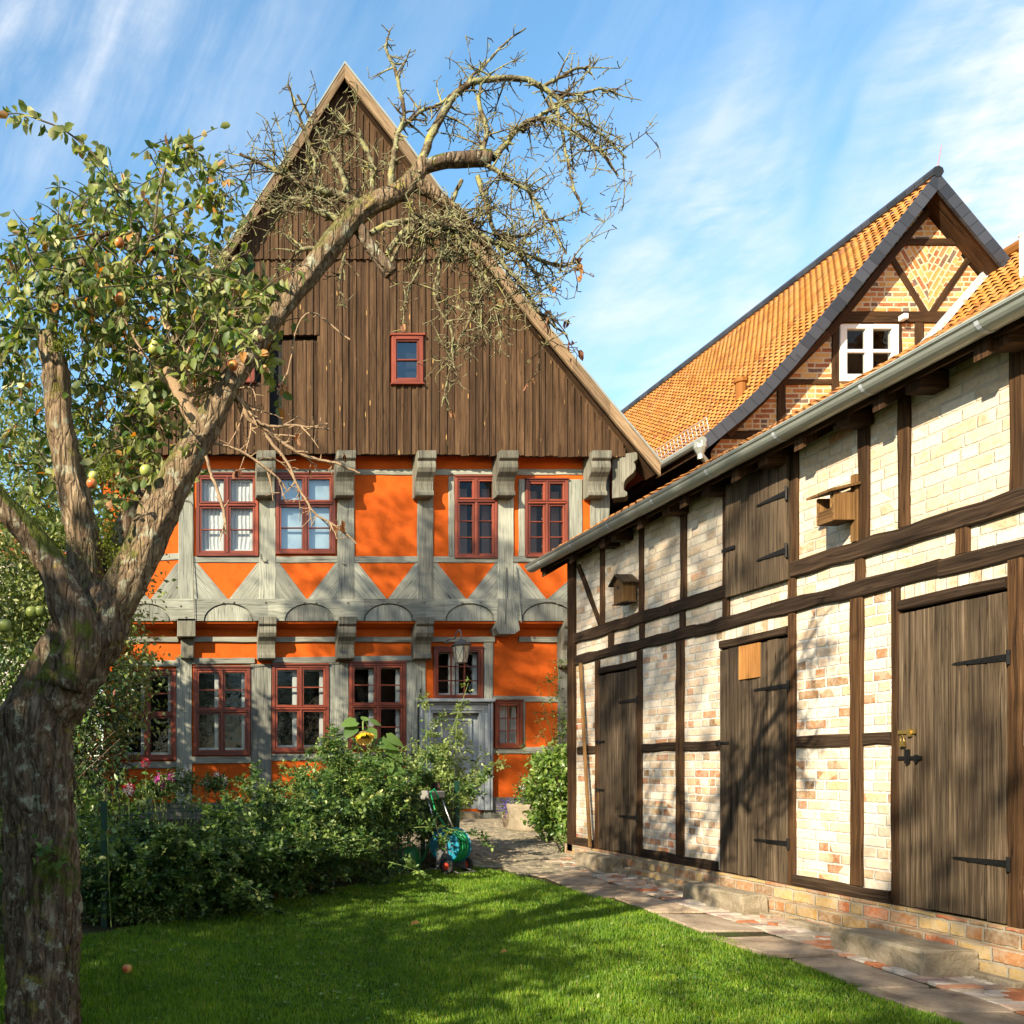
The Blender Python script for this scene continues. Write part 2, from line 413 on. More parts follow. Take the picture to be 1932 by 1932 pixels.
def barktube(name, pts, mat, parent, n=28, sub=10, amp=.02, seed=0, cap=True):
    """thick limb with ridged, displaced bark"""
    sp_ = smoothpath(pts, sub); m = len(sp_); c = sp_[:, :3]; r = sp_[:, 3]
    tg = norm(np.gradient(c, axis=0)); ref = np.array([.05, 1, .02]); V = []
    L = np.concatenate([[0], np.cumsum(np.linalg.norm(np.diff(c, axis=0), axis=1))])
    for i in range(m):
        a = norm(np.cross(tg[i], ref)); b = np.cross(tg[i], a)
        for k in range(n):
            th = 2*math.pi*k/n
            q = Vector((math.cos(th)*1.6, math.sin(th)*1.6, 0))
            s1 = mnoise.noise(Vector((q.x*.8+seed, q.y*.8, L[i]*2.2)))           # lumps
            s2 = 1-abs(mnoise.noise(Vector((q.x*4+seed, q.y*4+L[i]*1.3, L[i]*4.5)))*2)  # ridges
            s3 = mnoise.noise(Vector((q.x*9, q.y*9+seed, L[i]*22)))
            rr = r[i]*(1+.16*s1)+amp*(s2-.5)*min(1, r[i]/.08)+amp*.45*s3*min(1, r[i]/.08)
            V.append(c[i]+(a*math.cos(th)+b*math.sin(th))*rr)
    V = np.array(V); idx = np.arange(m*n).reshape(m, n)
    A = idx[:-1]; B = idx[1:]
    q = np.stack([A, np.roll(A, -1, 1), np.roll(B, -1, 1), B], -1).reshape(-1, 4)
    fs = [q]
    if cap:
        V = np.vstack([V, c[0], c[-1]+tg[-1]*r[-1]*.3]); a0 = m*n
        t0 = np.stack([np.full(n, a0), np.roll(idx[0], -1), idx[0]], -1); t1 = np.stack([np.full(n, a0+1), idx[-1], np.roll(idx[-1], -1)], -1)
        fs.append(np.vstack([t0, t1]))
    return npmesh(name, V, fs, mat, parent, smooth=True)
def twigmesh(name, paths, mat, parent, n=5, rnd=True):
    """paths: list of (k,4) arrays"""
    VV = []; FF = []; base = 0; cs = np.cos(2*np.pi*np.arange(n)/n); sn = np.sin(2*np.pi*np.arange(n)/n); RR = []
    for p in paths:
        p = np.asarray(p); m = len(p)
        if m < 2: continue
        c = p[:, :3]; tg = norm(np.gradient(c, axis=0)); a = norm(np.cross(tg, np.array([.31, .17, .93]))); b = np.cross(tg, a)
        V = c[:, None, :]+(a[:, None, :]*cs[None, :, None]+b[:, None, :]*sn[None, :, None])*p[:, 3][:, None, None]
        idx = base+np.arange(m*n).reshape(m, n); A = idx[:-1]; B = idx[1:]
        FF.append(np.stack([A, np.roll(A, -1, 1), np.roll(B, -1, 1), B], -1).reshape(-1, 4)); VV.append(V.reshape(-1, 3)); base += m*n
        RR.append(np.full(m*n, random.random()))
    return npmesh(name, np.vstack(VV), np.vstack(FF), mat, parent, np.concatenate(RR), smooth=True)

# ------------------------------------------------------------------ materials
M = {}
def plaster(name, col):
    m, t, p = new_mat(name); o = t.obj()
    c = t.mix(.75, col, t.ramp(t.noise(o, 1.5, 6, .68), [(.3, .74), (.7, 1.2)]), 'MULTIPLY')
    c = t.mix(.3, c, t.ramp(t.noise(o, 11, 5, .7), [(.35, .75), (.6, 1.1)]), 'MULTIPLY')
    c = t.mix(t.ramp(t.noise(t.map(o, (9, 9, 1.2)), 1, 5, .6), [(.60, 0), (.78, .25)]), c, tuple(x*.55 for x in col))
    h = t.m('ADD', t.noise(o, 5, 3), t.m('MULTIPLY', t.noise(o, 60, 4), .25))
    fin(t, p, c, .85, t.bump(h, .35, .02), 0, .15); return m
M['orange'] = plaster('orange_plaster', (.60, .105, .010))
M['grey'] = wood('grey_painted_timber', (.13, .14, .115), (.285, .295, .245), (.38, .385, .32), .75, 1, 0, .6, .2, .7)
M['greydark'] = wood('weathered_grey_carving', (.07, .07, .055), (.185, .18, .14), (.29, .28, .22), .8, 1.2, 0, .6, .2, .9)
M['clad'] = wood('brown_boarding', (.026, .015, .008), (.088, .051, .027), (.150, .094, .053), .85, 1, (.45, .27, .10), .6, .12, .9)
M['bark_board'] = wood('pale_bargeboard', (.08, .05, .028), (.24, .165, .095), (.40, .30, .19), .85, .7, 0, .7, .15, .9)
M['darkwood'] = wood('dark_eaves_timber', (.012, .007, .004), (.032, .018, .010), (.06, .035, .02), .85, 1, 0, .5, .1, .6)
M['shed_timber'] = wood('dark_brown_frame_timber', (.016, .008, .004), (.058, .029, .012), (.125, .067, .03), .8, .8, 0, .7, .15, .9)
M['shed_beam'] = wood('black_brown_hewn_beam', (.012, .007, .004), (.040, .024, .014), (.10, .066, .041), .85, .8, 0, .7, .15, 1.0)
M['door_plank'] = wood('weathered_door_plank', (.020, .013, .008), (.082, .058, .036), (.19, .145, .098), .85, .8, (.03, .015, .008), .6, .15, .9)
M['newwood'] = wood('fresh_honey_wood', (.20, .085, .02), (.33, .15, .04), (.44, .22, .075), .6, .6, 0, 0, .3, .3)
M['boxwood'] = wood('nest_box_wood', (.07, .035, .012), (.19, .10, .035), (.32, .19, .075), .75, .7, 0, 0, .2, .4)
M['red_frame'] = wood('red_brown_window_paint', (.10, .02, .008), (.195, .040, .017), (.27, .062, .028), .45, .5, 0, 0, .45, .25)
M['white'] = simple('white_paint', (.78, .77, .72), .45, 0, .05, 5, .05)
M['glass'] = glassmat('window_glass'); M['glassblue'] = glassmat('window_glass_reflecting', refl=.10)
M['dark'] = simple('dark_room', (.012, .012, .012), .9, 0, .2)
def curtainmat(name, c, fold=28):
    m, t, p = new_mat(name); s = t.sep(t.obj())
    wv = t.m('SINE', t.m('ADD', t.m('MULTIPLY', s[0], fold*3), t.m('MULTIPLY', t.noise(t.obj(), 2.5, 3), 9)))
    col = t.mix(t.rangem(wv, -1, 1), tuple(x*.72 for x in c), c)
    fin(t, p, col, .9, t.bump(wv, .5, .02)); return m
M['curtain'] = curtainmat('white_net_curtain', (.88, .86, .84)); M['blind'] = simple('pale_blue_blind', (.55, .68, .76), .8, 0, .06, 1.5)
M['brownblind'] = simple('brown_roller_blind', (.30, .20, .16), .85, 0, .1, 2)
M['zinc'] = simple('zinc_sheet', (.40, .43, .38), .42, .45, .2, 3, .12)
M['lightzinc'] = simple('bright_zinc_flashing', (.52, .56, .60), .45, .15, .12, 3, .06)
M['iron'] = simple('black_wrought_iron', (.018, .018, .018), .5, .6, .3, 20, .3)
M['steel'] = simple('bare_steel', (.55, .55, .55), .3, .9, .1, 20, .05)
M['brass'] = simple('old_brass', (.55, .38, .12), .35, .9, .2, 20, .1)
M['lead'] = simple('grey_lead_lantern', (.17, .165, .16), .5, .5, .25, 12, .15)
M['lampglass'] = simple('frosted_lantern_glass', (.55, .50, .36), .35, 0, .1, 5, .05)
M['doorblue'] = wood('pale_blue_grey_door_paint', (.24, .27, .29), (.34, .38, .40), (.42, .46, .47), .5, .5, 0, 0, .35, .25)
cream = [(0, (0.74, 0.60, 0.42)), (.16, (0.66, 0.49, 0.32)), (.30, (0.80, 0.69, 0.53)), (.46, (0.72, 0.55, 0.39)), (.60, (0.77, 0.63, 0.47)),
         (.74, (0.60, 0.43, 0.27)), (.82, (.55, .30, .16)), (.88, (0.68, 0.52, 0.35)), (.94, (.42, .27, .13)), (.975, (.52, .17, .06))]
M['cream_brick'] = brick('cream_brick_infill', .272, .088, .013, cream, (0.60, 0.52, 0.41), .007, .35, .9, .9, .9, .45, (0.74, 0.66, 0.52))
lowb = [(0, (0.76, 0.63, 0.45)), (.16, (0.66, 0.48, 0.32)), (.30, (0.80, 0.68, 0.53)), (.44, (0.70, 0.50, 0.35)), (.56, (0.76, 0.60, 0.43)),
        (.66, (.48, .22, .10)), (.73, (0.62, 0.44, 0.25)), (.80, (.36, .20, .09)), (.87, (.50, .16, .06)), (.93, (.30, .22, .10)), (.97, (0.58, 0.32, 0.21))]
M['mixed_brick'] = brick('mixed_brick_infill', .245, .082, .014, lowb, (0.70, 0.65, 0.57), .006, .3, .9, .9, 1.1, .35, (0.78, 0.70, 0.57))
M['plinth'] = brick('ochre_plinth_brick', .255, .095, .014, [(0, (.50, .30, .10)), (.25, (.56, .38, .16)), (.5, (.42, .20, .08)), (.7, (.50, .16, .06)), (.85, (.30, .17, .08))], (.40, .34, .25), .01, .5, .9, 1, None, .55, (.47, .41, .31))
redb = [(0, (.62, .30, .08)), (.2, (.48, .18, .05)), (.38, (.72, .42, .14)), (.52, (.36, .12, .045)), (.66, (.68, .37, .11)), (.78, (.20, .10, .06)), (.85, (.56, .22, .08)), (.94, (.17, .11, .09))]
M['gable_brick'] = brick('orange_red_gable_brick', .28, .092, .023, redb, (.68, .56, .37), .009, .3, .9, .9, None, .12, (.68, .56, .37))
def tilemat(name, c1, c2, c3):
    m, t, p = new_mat(name); a = t.attr('rnd')
    c = t.ramp(a, [(0, tuple(x*.62 for x in c1)), (.12, c1), (.5, c2), (.9, c3), (1, (.30, .10, .035))])
    c = t.mix(.5, c, t.ramp(t.noise(t.obj(), 1.1, 5, .65), [(.3, .75), (.7, 1.15)]), 'MULTIPLY')
    c = t.mix(t.ramp(t.noise(t.obj(), 6, 5, .7), [(.62, 0), (.8, .35)]), c, (.12, .06, .03))
    fin(t, p, c, .75, t.bump(t.noise(t.obj(), 40, 3), .15, .01), 0, .2); return m
M['tile'] = tilemat('orange_pantile', (.40, .155, .03), (.50, .21, .045), (.45, .22, .07))
M['tile_old'] = tilemat('weathered_red_tile', (.45, .13, .05), (.55, .18, .07), (.35, .14, .07))
m, t, p = new_mat('blue_grey_slate'); s_ = t.sep(t.uv())
e_ = t.m('FRACT', t.m('DIVIDE', s_[1], .21)); 
fin(t, p, t.mix(t.m('LESS_THAN', e_, .06), t.ramp(t.white(t.comb(t.m('FLOOR', t.m('DIVIDE', s_[1], .21)), 0, 0)), [(0, (.022, .026, .034)), (1, (.055, .06, .075))]), (.012, .013, .015)), .5, t.bump(e_, .6, .01)); M['slate'] = m
# bark
def barkmat(name, base, light, dark, moss=.5, lich=.5, sc=1.0):
    m, t, p = new_mat(name); o = t.obj()
    st = t.map(o, (10*sc, 10*sc, 2.2*sc)); wv = t.noise(st, 1, 3, out=1)
    v = t.voro(t.mix(1, t.map(o, (17*sc, 17*sc, 3.0*sc)), t.mix(1, wv, (2.2, 2.2, 1.2), 'MULTIPLY'), 'ADD'), 1, 'DISTANCE_TO_EDGE')
    n1 = t.noise(t.map(o, (20*sc, 20*sc, 3.6*sc)), 1.6, 8, .72, 1.0); n2 = t.noise(o, 4, 5, .65)
    c = t.ramp(n1, [(.28, dark), (.48, base), (.66, light)])
    c = t.mix(t.ramp(v, [(.0, .6), (.05, 0)]), c, tuple(x*.4 for x in dark))
    l1 = t.ramp(t.noise(o, 13, 6, .7), [(.56, 0), (.62, lich)])
    c = t.mix(l1, c, (.42, .42, .30))
    l2 = t.ramp(t.noise(t.map(o, loc=(3, 8, 1)), 8, 6, .7), [(.60, 0), (.66, lich*.7)])
    c = t.mix(l2, c, (.34, .30, .05))
    geo = t.n.new('ShaderNodeNewGeometry'); ny = t.sep(geo.outputs['Normal'])
    up = t.m('ADD', t.m('MULTIPLY', ny[2], .22), t.noise(t.map(o, loc=(9, 1, 4)), 3.2, 6, .68))
    c = t.mix(t.rangem(up, .66-.12*moss, .72-.12*moss, 0, moss), c, (.10, .13, .012))
    h = t.m('ADD', t.m('MULTIPLY', n1, 1.0), t.ramp(v, [(0, 0), (.16, .7)]))
    fin(t, p, c, .9, t.bump(h, 1.0, .022), 0, .15); return m
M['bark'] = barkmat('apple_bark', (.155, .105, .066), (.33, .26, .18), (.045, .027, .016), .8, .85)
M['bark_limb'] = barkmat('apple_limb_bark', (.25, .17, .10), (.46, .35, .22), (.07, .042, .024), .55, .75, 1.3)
M['twig'] = None
m, t, p = new_mat('lichen_twig'); o = t.obj()
lz = t.ramp(t.noise(o, 16, 5, .65), [(.40, (.09, .06, .035)), (.47, (.17, .14, .08)), (.56, (.29, .29, .16)), (.70, (.36, .30, .06))])
fin(t, p, lz, .9, t.bump(t.noise(o, 70, 4), .8, .01), 0, .1); M['twig'] = m
M['palewig'] = simple('dry_pale_twig', (.36, .24, .14), .85, 0, .4, 20, .5)
M['stem'] = simple('brown_stem', (.10, .075, .04), .8, 0, .4, 20, .3)
M['greenstem'] = simple('green_stem', (.16, .22, .05), .6, 0, .3, 20, .2)
M['apple_leaf'] = leafmat('apple_leaf', [(0, (.03, .08, .014)), (.3, (.085, .15, .025)), (.6, (.24, .29, .07)), (.92, (.48, .48, .20)), (1, (.45, .22, .05))], .40, .5, .4)
M['rose_leaf'] = leafmat('rose_leaf', [(0, (.015, .05, .009)), (.5, (.052, .12, .02)), (.85, (.20, .30, .06)), (1, (.40, .44, .13))], .3, .45, .45)
M['pale_leaf'] = leafmat('pale_green_leaf', [(0, (.09, .16, .03)), (.5, (.19, .27, .06)), (1, (.32, .38, .13))], .38, .5, .35)
M['tree_leaf'] = leafmat('garden_tree_leaf', [(0, (.045, .09, .015)), (.5, (.15, .21, .045)), (1, (.34, .37, .12))], .35, .5, .35)
M['dark_leaf'] = leafmat('dark_shrub_leaf', [(0, (.012, .035, .010)), (.6, (.035, .08, .016)), (.9, (.09, .10, .02)), (1, (.22, .06, .02))], .22, .4, .5)
M['laurel_leaf'] = leafmat('glossy_shrub_leaf', [(0, (.05, .12, .015)), (.5, (.11, .21, .03)), (1, (.26, .36, .07))], .33, .38, .5)
M['dry_leaf'] = leafmat('dry_brown_leaf', [(0, (.10, .03, .012)), (.6, (.26, .10, .03)), (1, (.45, .24, .06))], .3, .6, .2)
M['sun_leaf'] = leafmat('sunflower_leaf', [(0, (.06, .13, .03)), (1, (.16, .26, .06))], .35, .5, .3)
M['petal_y'] = leafmat('yellow_petal', [(0, (.80, .50, .02)), (1, (.9, .68, .06))], .3, .6, .2)
for k_, c_ in dict(red=(.55, .01, .02), pink=(.60, .06, .25), white=(.8, .8, .82), purple=(.14, .05, .45), magenta=(.55, .05, .35)).items():
    M['petal_'+k_] = leafmat(k_+'_petal', [(0, tuple(x*.7 for x in c_)), (1, c_)], .25, .6, .2)
m, t, p = new_mat('grass_blade'); 
gg = t.ramp(t.attr('rnd'), [(0, (.055, .14, .010)), (.45, (.14, .28, .018)), (.85, (.26, .37, .035)), (1, (.38, .34, .12))])
o = t.obj(); gg = t.mix(.8, gg, t.ramp(t.noise(o, 2.6, 6, .72), [(.33, (.48, .58, .5)), (.5, (1, 1, 1)), (.66, (1.65, 1.35, 1.3))]), 'MULTIPLY')
fin(t, p, gg, .5, None, 0, .3)
tr = t.n.new('ShaderNodeBsdfTranslucent'); t.put(tr.inputs[0], t.hsv(gg, .49, 1.1, 1.35)); mx = t.n.new('ShaderNodeMixShader'); mx.inputs[0].default_value = .35
t.l.new(p.outputs[0], mx.inputs[1]); t.l.new(tr.outputs[0], mx.inputs[2]); t.l.new(mx.outputs[0], t.n['Material Output'].inputs[0]); M['grass'] = m
m, t, p = new_mat('lawn_soil'); o = t.obj()
fin(t, p, t.ramp(t.noise(o, 5, 6, .7), [(.3, (.022, .05, .008)), (.6, (.04, .085, .012)), (.8, (.07, .075, .025))]), .95, t.bump(t.noise(o, 30, 5), .8, .02), 0, .1); M['lawn'] = m
m, t, p = new_mat('garden_soil'); o = t.obj()
fin(t, p, t.ramp(t.noise(o, 3, 6, .7), [(.35, (.035, .025, .015)), (.55, (.06, .055, .025)), (.7, (.04, .07, .015))]), .95, t.bump(t.noise(o, 20, 5), .8, .03), 0, .1); M['soil'] = m
def stonemat(name, a, b, c, sc=3):
    m, t, p = new_mat(name); o = t.obj(); r = t.attr('rnd')
    col = t.ramp(t.noise(o, sc, 6, .7, .5), [(.3, a), (.5, b), (.72, c)])
    col = t.mix(.6, col, t.ramp(r, [(0, (.50, .46, .42)), (.5, (.95, .93, .9)), (1, (1.4, 1.28, 1.12))]), 'MULTIPLY')
    col = t.mix(t.ramp(t.noise(t.map(o, loc=(5, 5, 5)), 5, 6, .7), [(.6, 0), (.7, .55)]), col, (.07, .085, .025))
    h = t.m('ADD', t.noise(o, 6, 6, .7), t.m('MULTIPLY', t.noise(o, 45, 4), .3))
    fin(t, p, col, .9, t.bump(h, .9, .025), 0, .15); return m
M['flag'] = stonemat('flagstone', (.20, .15, .11), (.36, .285, .21), (.48, .40, .31))
M['cobble'] = stonemat('cobble_sett', (.14, .125, .09), (.26, .23, .17), (.36, .32, .24), 8)
M['step'] = stonemat('limestone_step', (.28, .23, .15), (.42, .36, .26), (.52, .46, .35), 4)
m, t, p = new_mat('reclaimed_paving_brick'); o = t.obj()
c = t.ramp(t.attr('rnd'), [(0, (.50, .42, .33)), (.25, (.58, .50, .42)), (.45, (.50, .26, .16)), (.6, (.45, .17, .08)), (.75, (.55, .40, .30)), (.88, (.36, .26, .22)), (1, (.60, .52, .44))], 'CONSTANT')
c = t.mix(.6, c, t.ramp(t.noise(o, 14, 6, .7), [(.3, .62), (.7, 1.15)]), 'MULTIPLY')
c = t.mix(t.ramp(t.noise(o, 3, 5, .7), [(.56, 0), (.68, .5)]), c, (.13, .12, .05))
fin(t, p, c, .9, t.bump(t.noise(o, 35, 5), .7, .01), 0, .15); M['paver'] = m

# ================================================================== SETTING
def sheet(name, poly, dz, mat, sub=None):
    """ground sheet following the slope"""
    mb = MB(); mb.face([(x, y, gz(y)+dz) for x, y in poly], [(x, y) for x, y in poly])
    return tag(mb.build(name, mat, weld=False), kind='structure')
mb = MB()
ys = [-300, -10, 20, 600]
for i in range(3):
    a, b = ys[i], ys[i+1]
    mb.face([(-400, a, gz(a)-.03), (600, a, gz(a)-.03), (600, b, gz(b)-.03), (-400, b, gz(b)-.03)])
tag(mb.build('ground', M['soil']), kind='structure')
LE = 4.24   # lawn edge
lawnpoly = [(-6, -9), (LE+.02, -9), (LE+.02, 8.2), (4.12, 9.2), (3.95, 10.2), (3.7, 10.9), (3.1, 10.75), (1.3, 8.9), (-.4, 7.25), (-2, 6.2), (-6, 5.2)]
sheet('lawn', lawnpoly, -.012, M['lawn'])
# grass
def inpoly(x, y, poly):
    c = np.zeros(len(x), bool); n = len(poly)
    for i in range(n):
        x0, y0 = poly[i]; x1, y1 = poly[(i+1) % n]
        k = ((y0 > y) != (y1 > y)) & (x < (x1-x0)*(y-y0)/((y1-y0) if y1 != y0 else 1e-9)+x0)
        c ^= k
    return c
NG = 330000
gy = 4.3+6.7*rng.random(NG)**1.5; gx = -1.6+6.1*rng.random(NG)
ok = inpoly(gx, gy, lawnpoly); gx = gx[ok]; gy = gy[ok]; n = len(gx)
ln = (.016+.022*rng.random(n))*(1+.35*np.sin(gx*2.3+gy)*np.cos(gy*1.7)); an = rng.random(n)*6.28; lean = .75*rng.random(n)
wd_ = .0016+.0012*rng.random(n)+.00022*gy
bx = np.stack([gx, gy, .03*gy-.012], 1); px_ = np.stack([np.cos(an), np.sin(an), 0*an], 1); d2 = an+1.57+rng.normal(0, .4, n)
tip = bx+np.stack([np.cos(d2)*lean*ln, np.sin(d2)*lean*ln, ln], 1)
V = np.stack([bx-px_*wd_[:, None], bx+px_*wd_[:, None], tip], 1).reshape(-1, 3)
g = npmesh('grass', V, np.arange(n*3).reshape(-1, 3), M['grass'], rnd=np.repeat(np.clip(rng.normal(.45, .24, n), 0, 1), 3))
tag(g, kind='stuff'); g['label'] = 'short mown green lawn grass'; g['category'] = 'grass'

# small broad-leaved weeds in the lawn
wx_ = -1+5.3*rng.random(420); wy_ = 4.6+6*rng.random(420); k_ok = inpoly(wx_, wy_, lawnpoly); wx_, wy_ = wx_[k_ok], wy_[k_ok]
wp = np.repeat(np.stack([wx_, wy_, .03*wy_+.006], 1), 6, 0); wa = rng.normal(0, 1, wp.shape)*np.array([1, 1, .1])+np.array([0, 0, .35])
WEEDS = (wp+rng.normal(0, .012, wp.shape)*np.array([1, 1, .1]), wa)

# stones as irregular slabs
def slab(V, Fq, Rn, corners, z0f, h, jit=.01, bev=.012, tilt=.004, seed=0):
    c = np.array(corners, float); n = len(c); cen = c.mean(0); r = random.random()
    c = c+rng.normal(0, jit, c.shape)
    tx, ty = rng.normal(0, tilt, 2)
    base = len(V)
    for lvl, (ins, zz_) in enumerate([(0, -.03), (0, h-bev), (bev, h)]):
        for q in c:
            dv = cen-q; qq = q+dv/np.linalg.norm(dv)*ins
            V.append((qq[0], qq[1], z0f(qq[0], qq[1])+zz_+tx*(qq[0]-cen[0])*8+ty*(qq[1]-cen[1])*8)); Rn.append(r)
    for l in range(2):
        for i in range(n):
            j = (i+1) % n; Fq.append((base+l*n+i, base+l*n+j, base+(l+1)*n+j, base+(l+1)*n+i))
    Fq.append(tuple(base+2*n+i for i in range(n)))
def slabmesh(name, V, Fq, Rn, mat):
    me = bpy.data.meshes.new(name); me.from_pydata(V, [], Fq)
    a = me.attributes.new('rnd', 'FLOAT', 'POINT'); a.data.foreach_set('value', Rn)
    return link(me, name, mat)
zf = lambda x, y: .03*y
V, Fq, Rn = [], [], []
y = 2.5; k = 0
while y < 10.4:
    L = random.uniform(.5, .85); x0 = LE+random.uniform(-.06, .03)+(-.12 if y > 8.6 else 0); x1 = 4.66+random.uniform(-.04, .05)
    g_ = .030; c = [(x0, y+g_), (x1, y+g_+random.uniform(-.03, .03)), (x1+random.uniform(-.03, .03), y+L-g_), (x0+random.uniform(-.03, .03), y+L-g_)]
    if random.random() < .5: c.insert(2, (x1+.05, y+L*.5))
    slab(V, Fq, Rn, c, zf, .009, .016, .006, .003); y += L
tag(slabmesh('flagstone_path', V, Fq, Rn, M['flag']), kind='structure')
sheet('path_bed', [(LE, 2), (5.5, 2), (5.5, 10.6), (3.9, 10.6), (4.05, 9.2), (LE, 8.2)], -.006, M['soil'])
V, Fq, Rn = [], [], []
y = 2.5
while y < 11.6:
    x = 4.70; w_ = random.uniform(.075, .09)
    while x < 5.34:
        L = random.choice([.24, .24, .22, .12, .17]); L = min(L, 5.36-x)
        if L > .05: slab(V, Fq, Rn, [(x+.007, y+.007), (x+L-.007, y+.007), (x+L-.007, y+w_-.007), (x+.007, y+w_-.007)], zf, .008+random.uniform(-.004, .004), .005, .006, .006)
        x += L
    y += w_
tag(slabmesh('brick_paving', V, Fq, Rn, M['paver']), kind='structure')
# cobbled yard up to the house door
V, Fq, Rn = [], [], []
sheet('cobble_bed', [(3.3, 10.6), (7.2, 10.6), (7.2, 17.6), (2.8, 17.6)], -.004, M['soil'])
y = 10.35
while y < 17.4:
    w_ = random.uniform(.10, .13); x = 3.55-.0*(y-10)+random.uniform(-.05, .05)
    while x < 7.0:
        L = random.uniform(.10, .17); yy = y+.12*math.sin(x*1.1)
        if not (x > 5.25 and y < 12.1) and not (y < 10.9 and x < 3.9):
            slab(V, Fq, Rn, [(x+.008, yy+.008), (x+L-.008, yy+.008), (x+L-.008, yy+w_-.008), (x+.008, yy+w_-.008)], zf, .010+random.uniform(-.003, .006), .006, .010, .006)
        x += L
    y += w_
tag(slabmesh('cobbled_path', V, Fq, Rn, M['cobble']), kind='structure')

# ================================================================== TIMBER HOUSE
YC, YU, YL, YB = 17.2, 17.5, 17.8, 16.93     # cladding, upper wall, lower wall, bargeboard planes
GH = gz(17.8)
house = empty('timber_house', (4, 18, GH), 'large half-timbered house with bright orange walls, grey timbers and brown boarded gable', 'house')
def hf(Yp): return lambda h, v, d: (h, Yp-d, v)
fu, fl = hf(YU), hf(YL)
def wall_holes(mb, fn, h0, h1, v0, v1, holes, reveal=.14):
    hs = sorted({h0, h1, *[x for a in holes for x in a[:2]]}); vs = sorted({v0, v1, *[x for a in holes for x in a[2:]]})
    for i in range(len(hs)-1):
        for j in range(len(vs)-1):
            ch, cv = (hs[i]+hs[i+1])/2, (vs[j]+vs[j+1])/2
            if any(a[0] < ch < a[1] and a[2] < cv < a[3] for a in holes): continue
            q = [(hs[i], vs[j]), (hs[i+1], vs[j]), (hs[i+1], vs[j+1]), (hs[i], vs[j+1])]
            mb.face([fn(a, b, 0) for a, b in q], q)
    for a in holes:
        c = [(a[0], a[2]), (a[1], a[2]), (a[1], a[3]), (a[0], a[3])]
        for k in range(4):
            p, q = c[k], c[(k+1) % 4]
            mb.face([fn(*p, 0), fn(*q, 0), fn(*q, -reveal), fn(*p, -reveal)], [(0, 0), (1, 0), (1, reveal), (0, reveal)])
def R4(px0, px1, py0, py1, Y): return (PX(px0, Y), PX(px1, Y), PZ(py1, Y), PZ(py0, Y))
UW = [R4(370, 487, 895, 1050, YU), R4(520, 632, 895, 1046, YU), R4(857, 937, 900, 1054, YU), R4(990, 1070, 905, 1052, YU)]
LW = [R4(225, 332, 1265, 1434, YL), R4(365, 472, 1259, 1425, YL), R4(513, 620, 1254, 1420, YL), R4(658, 765, 1250, 1415, YL),
      R4(817, 910, 1222, 1320, YL), R4(932, 985, 1322, 1412, YL)]
DOOR = R4(798, 917, 1330, 1526, YL)
XL, XR = -1.1, PX(1150, YU)
# walls
mb = MB(); hol = [(a+.03, b-.03, c+.03, d-.03) for a, b, c, d in UW]
wall_holes(mb, fu, XL, XR, PZ(1172, YU), PZ(850, YU), hol)
mb.build('upper_wall', M['orange'], house, weld=False)
mb = MB(); hol = [(a+.03, b-.03, c+.03, d-.03) for a, b, c, d in LW]+[DOOR]
wall_holes(mb, fl, XL+.05, XR-.6, GH-.3, PZ(1160, YL), hol)
mb.build('lower_wall', M['orange'], house, weld=False)
mb = MB()
mb.box(XR-.01, XR-.25, YU+.01, 30, GH-.3, 7.3); mb.box(XL, XL+.2, YU+.01, 30, GH-.3, 7.3); mb.box(XR-.85, XR-.6, YL, 30, GH-.3, 4.2)
mb.box(XL, XR-.3, YU+.002, YL+.3, 4.21, 4.35)
mb.build('side_wall', M['orange'], house)
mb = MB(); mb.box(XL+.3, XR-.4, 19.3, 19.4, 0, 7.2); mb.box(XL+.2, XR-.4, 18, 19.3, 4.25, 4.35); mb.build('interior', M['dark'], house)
# cove below the jetty, orange
mb = MB(); n = 6; xa, xb = XL+.05, XR-.62
prof = [(.30*math.sin(a*math.pi/2/n)**1.0, PZ(1187, YL)+(PZ(1169, YL)-PZ(1187, YL))*(1-math.cos(a*math.pi/2/n))) for a in range(n+1)]
for i in range(n):
    mb.face([fl(xa, prof[i][1], prof[i][0]), fl(xb, prof[i][1], prof[i][0]), fl(xb, prof[i+1][1], prof[i+1][0]), fl(xa, prof[i+1][1], prof[i+1][0])])
mb.build('jetty_cove', M['orange'], house, smooth=True)
def hv(Y, px, py): return (PX(px, Y), PZ(py, Y))
def T(name, Y, p, q, wpx, d=.03, jit=.006, mat='grey', d0=-.05, parent=house, bend=0):
    mb = MB(); mb.timber(hf(Y), hv(Y, *p), hv(Y, *q), wpx*Y/F, d0, d, jit, bend=bend)
    return mb.build(name, M[mat], parent)
# upper storey timbers
for a, b in ((337, 365), (489, 520), (636, 668), (787, 817), (938, 968), (1113, 1149)):
    T('post', YU, ((a+b)/2, 1172 if a != 938 else 1176), ((a+b)/2, 862), b-a, .035)
for a, b, y0, y1 in ((846, 857, 1050, 899), (1070, 1098, 1050, 905), (978, 990, 1050, 905)):
    T('stud', YU, ((a+b)/2, y0), ((a+b)/2, y1), b-a, .025)
rails = [(365, 489), (520, 636), (668, 787), (817, 938), (968, 1113), (240, 337)]
for a, b in rails:
    T('rail', YU, (a, 1056), (b, 1056 if a > 300 else 1050), 12, .022)
    T('rail', YU, (a, 891), (b, 891), 11, .022)
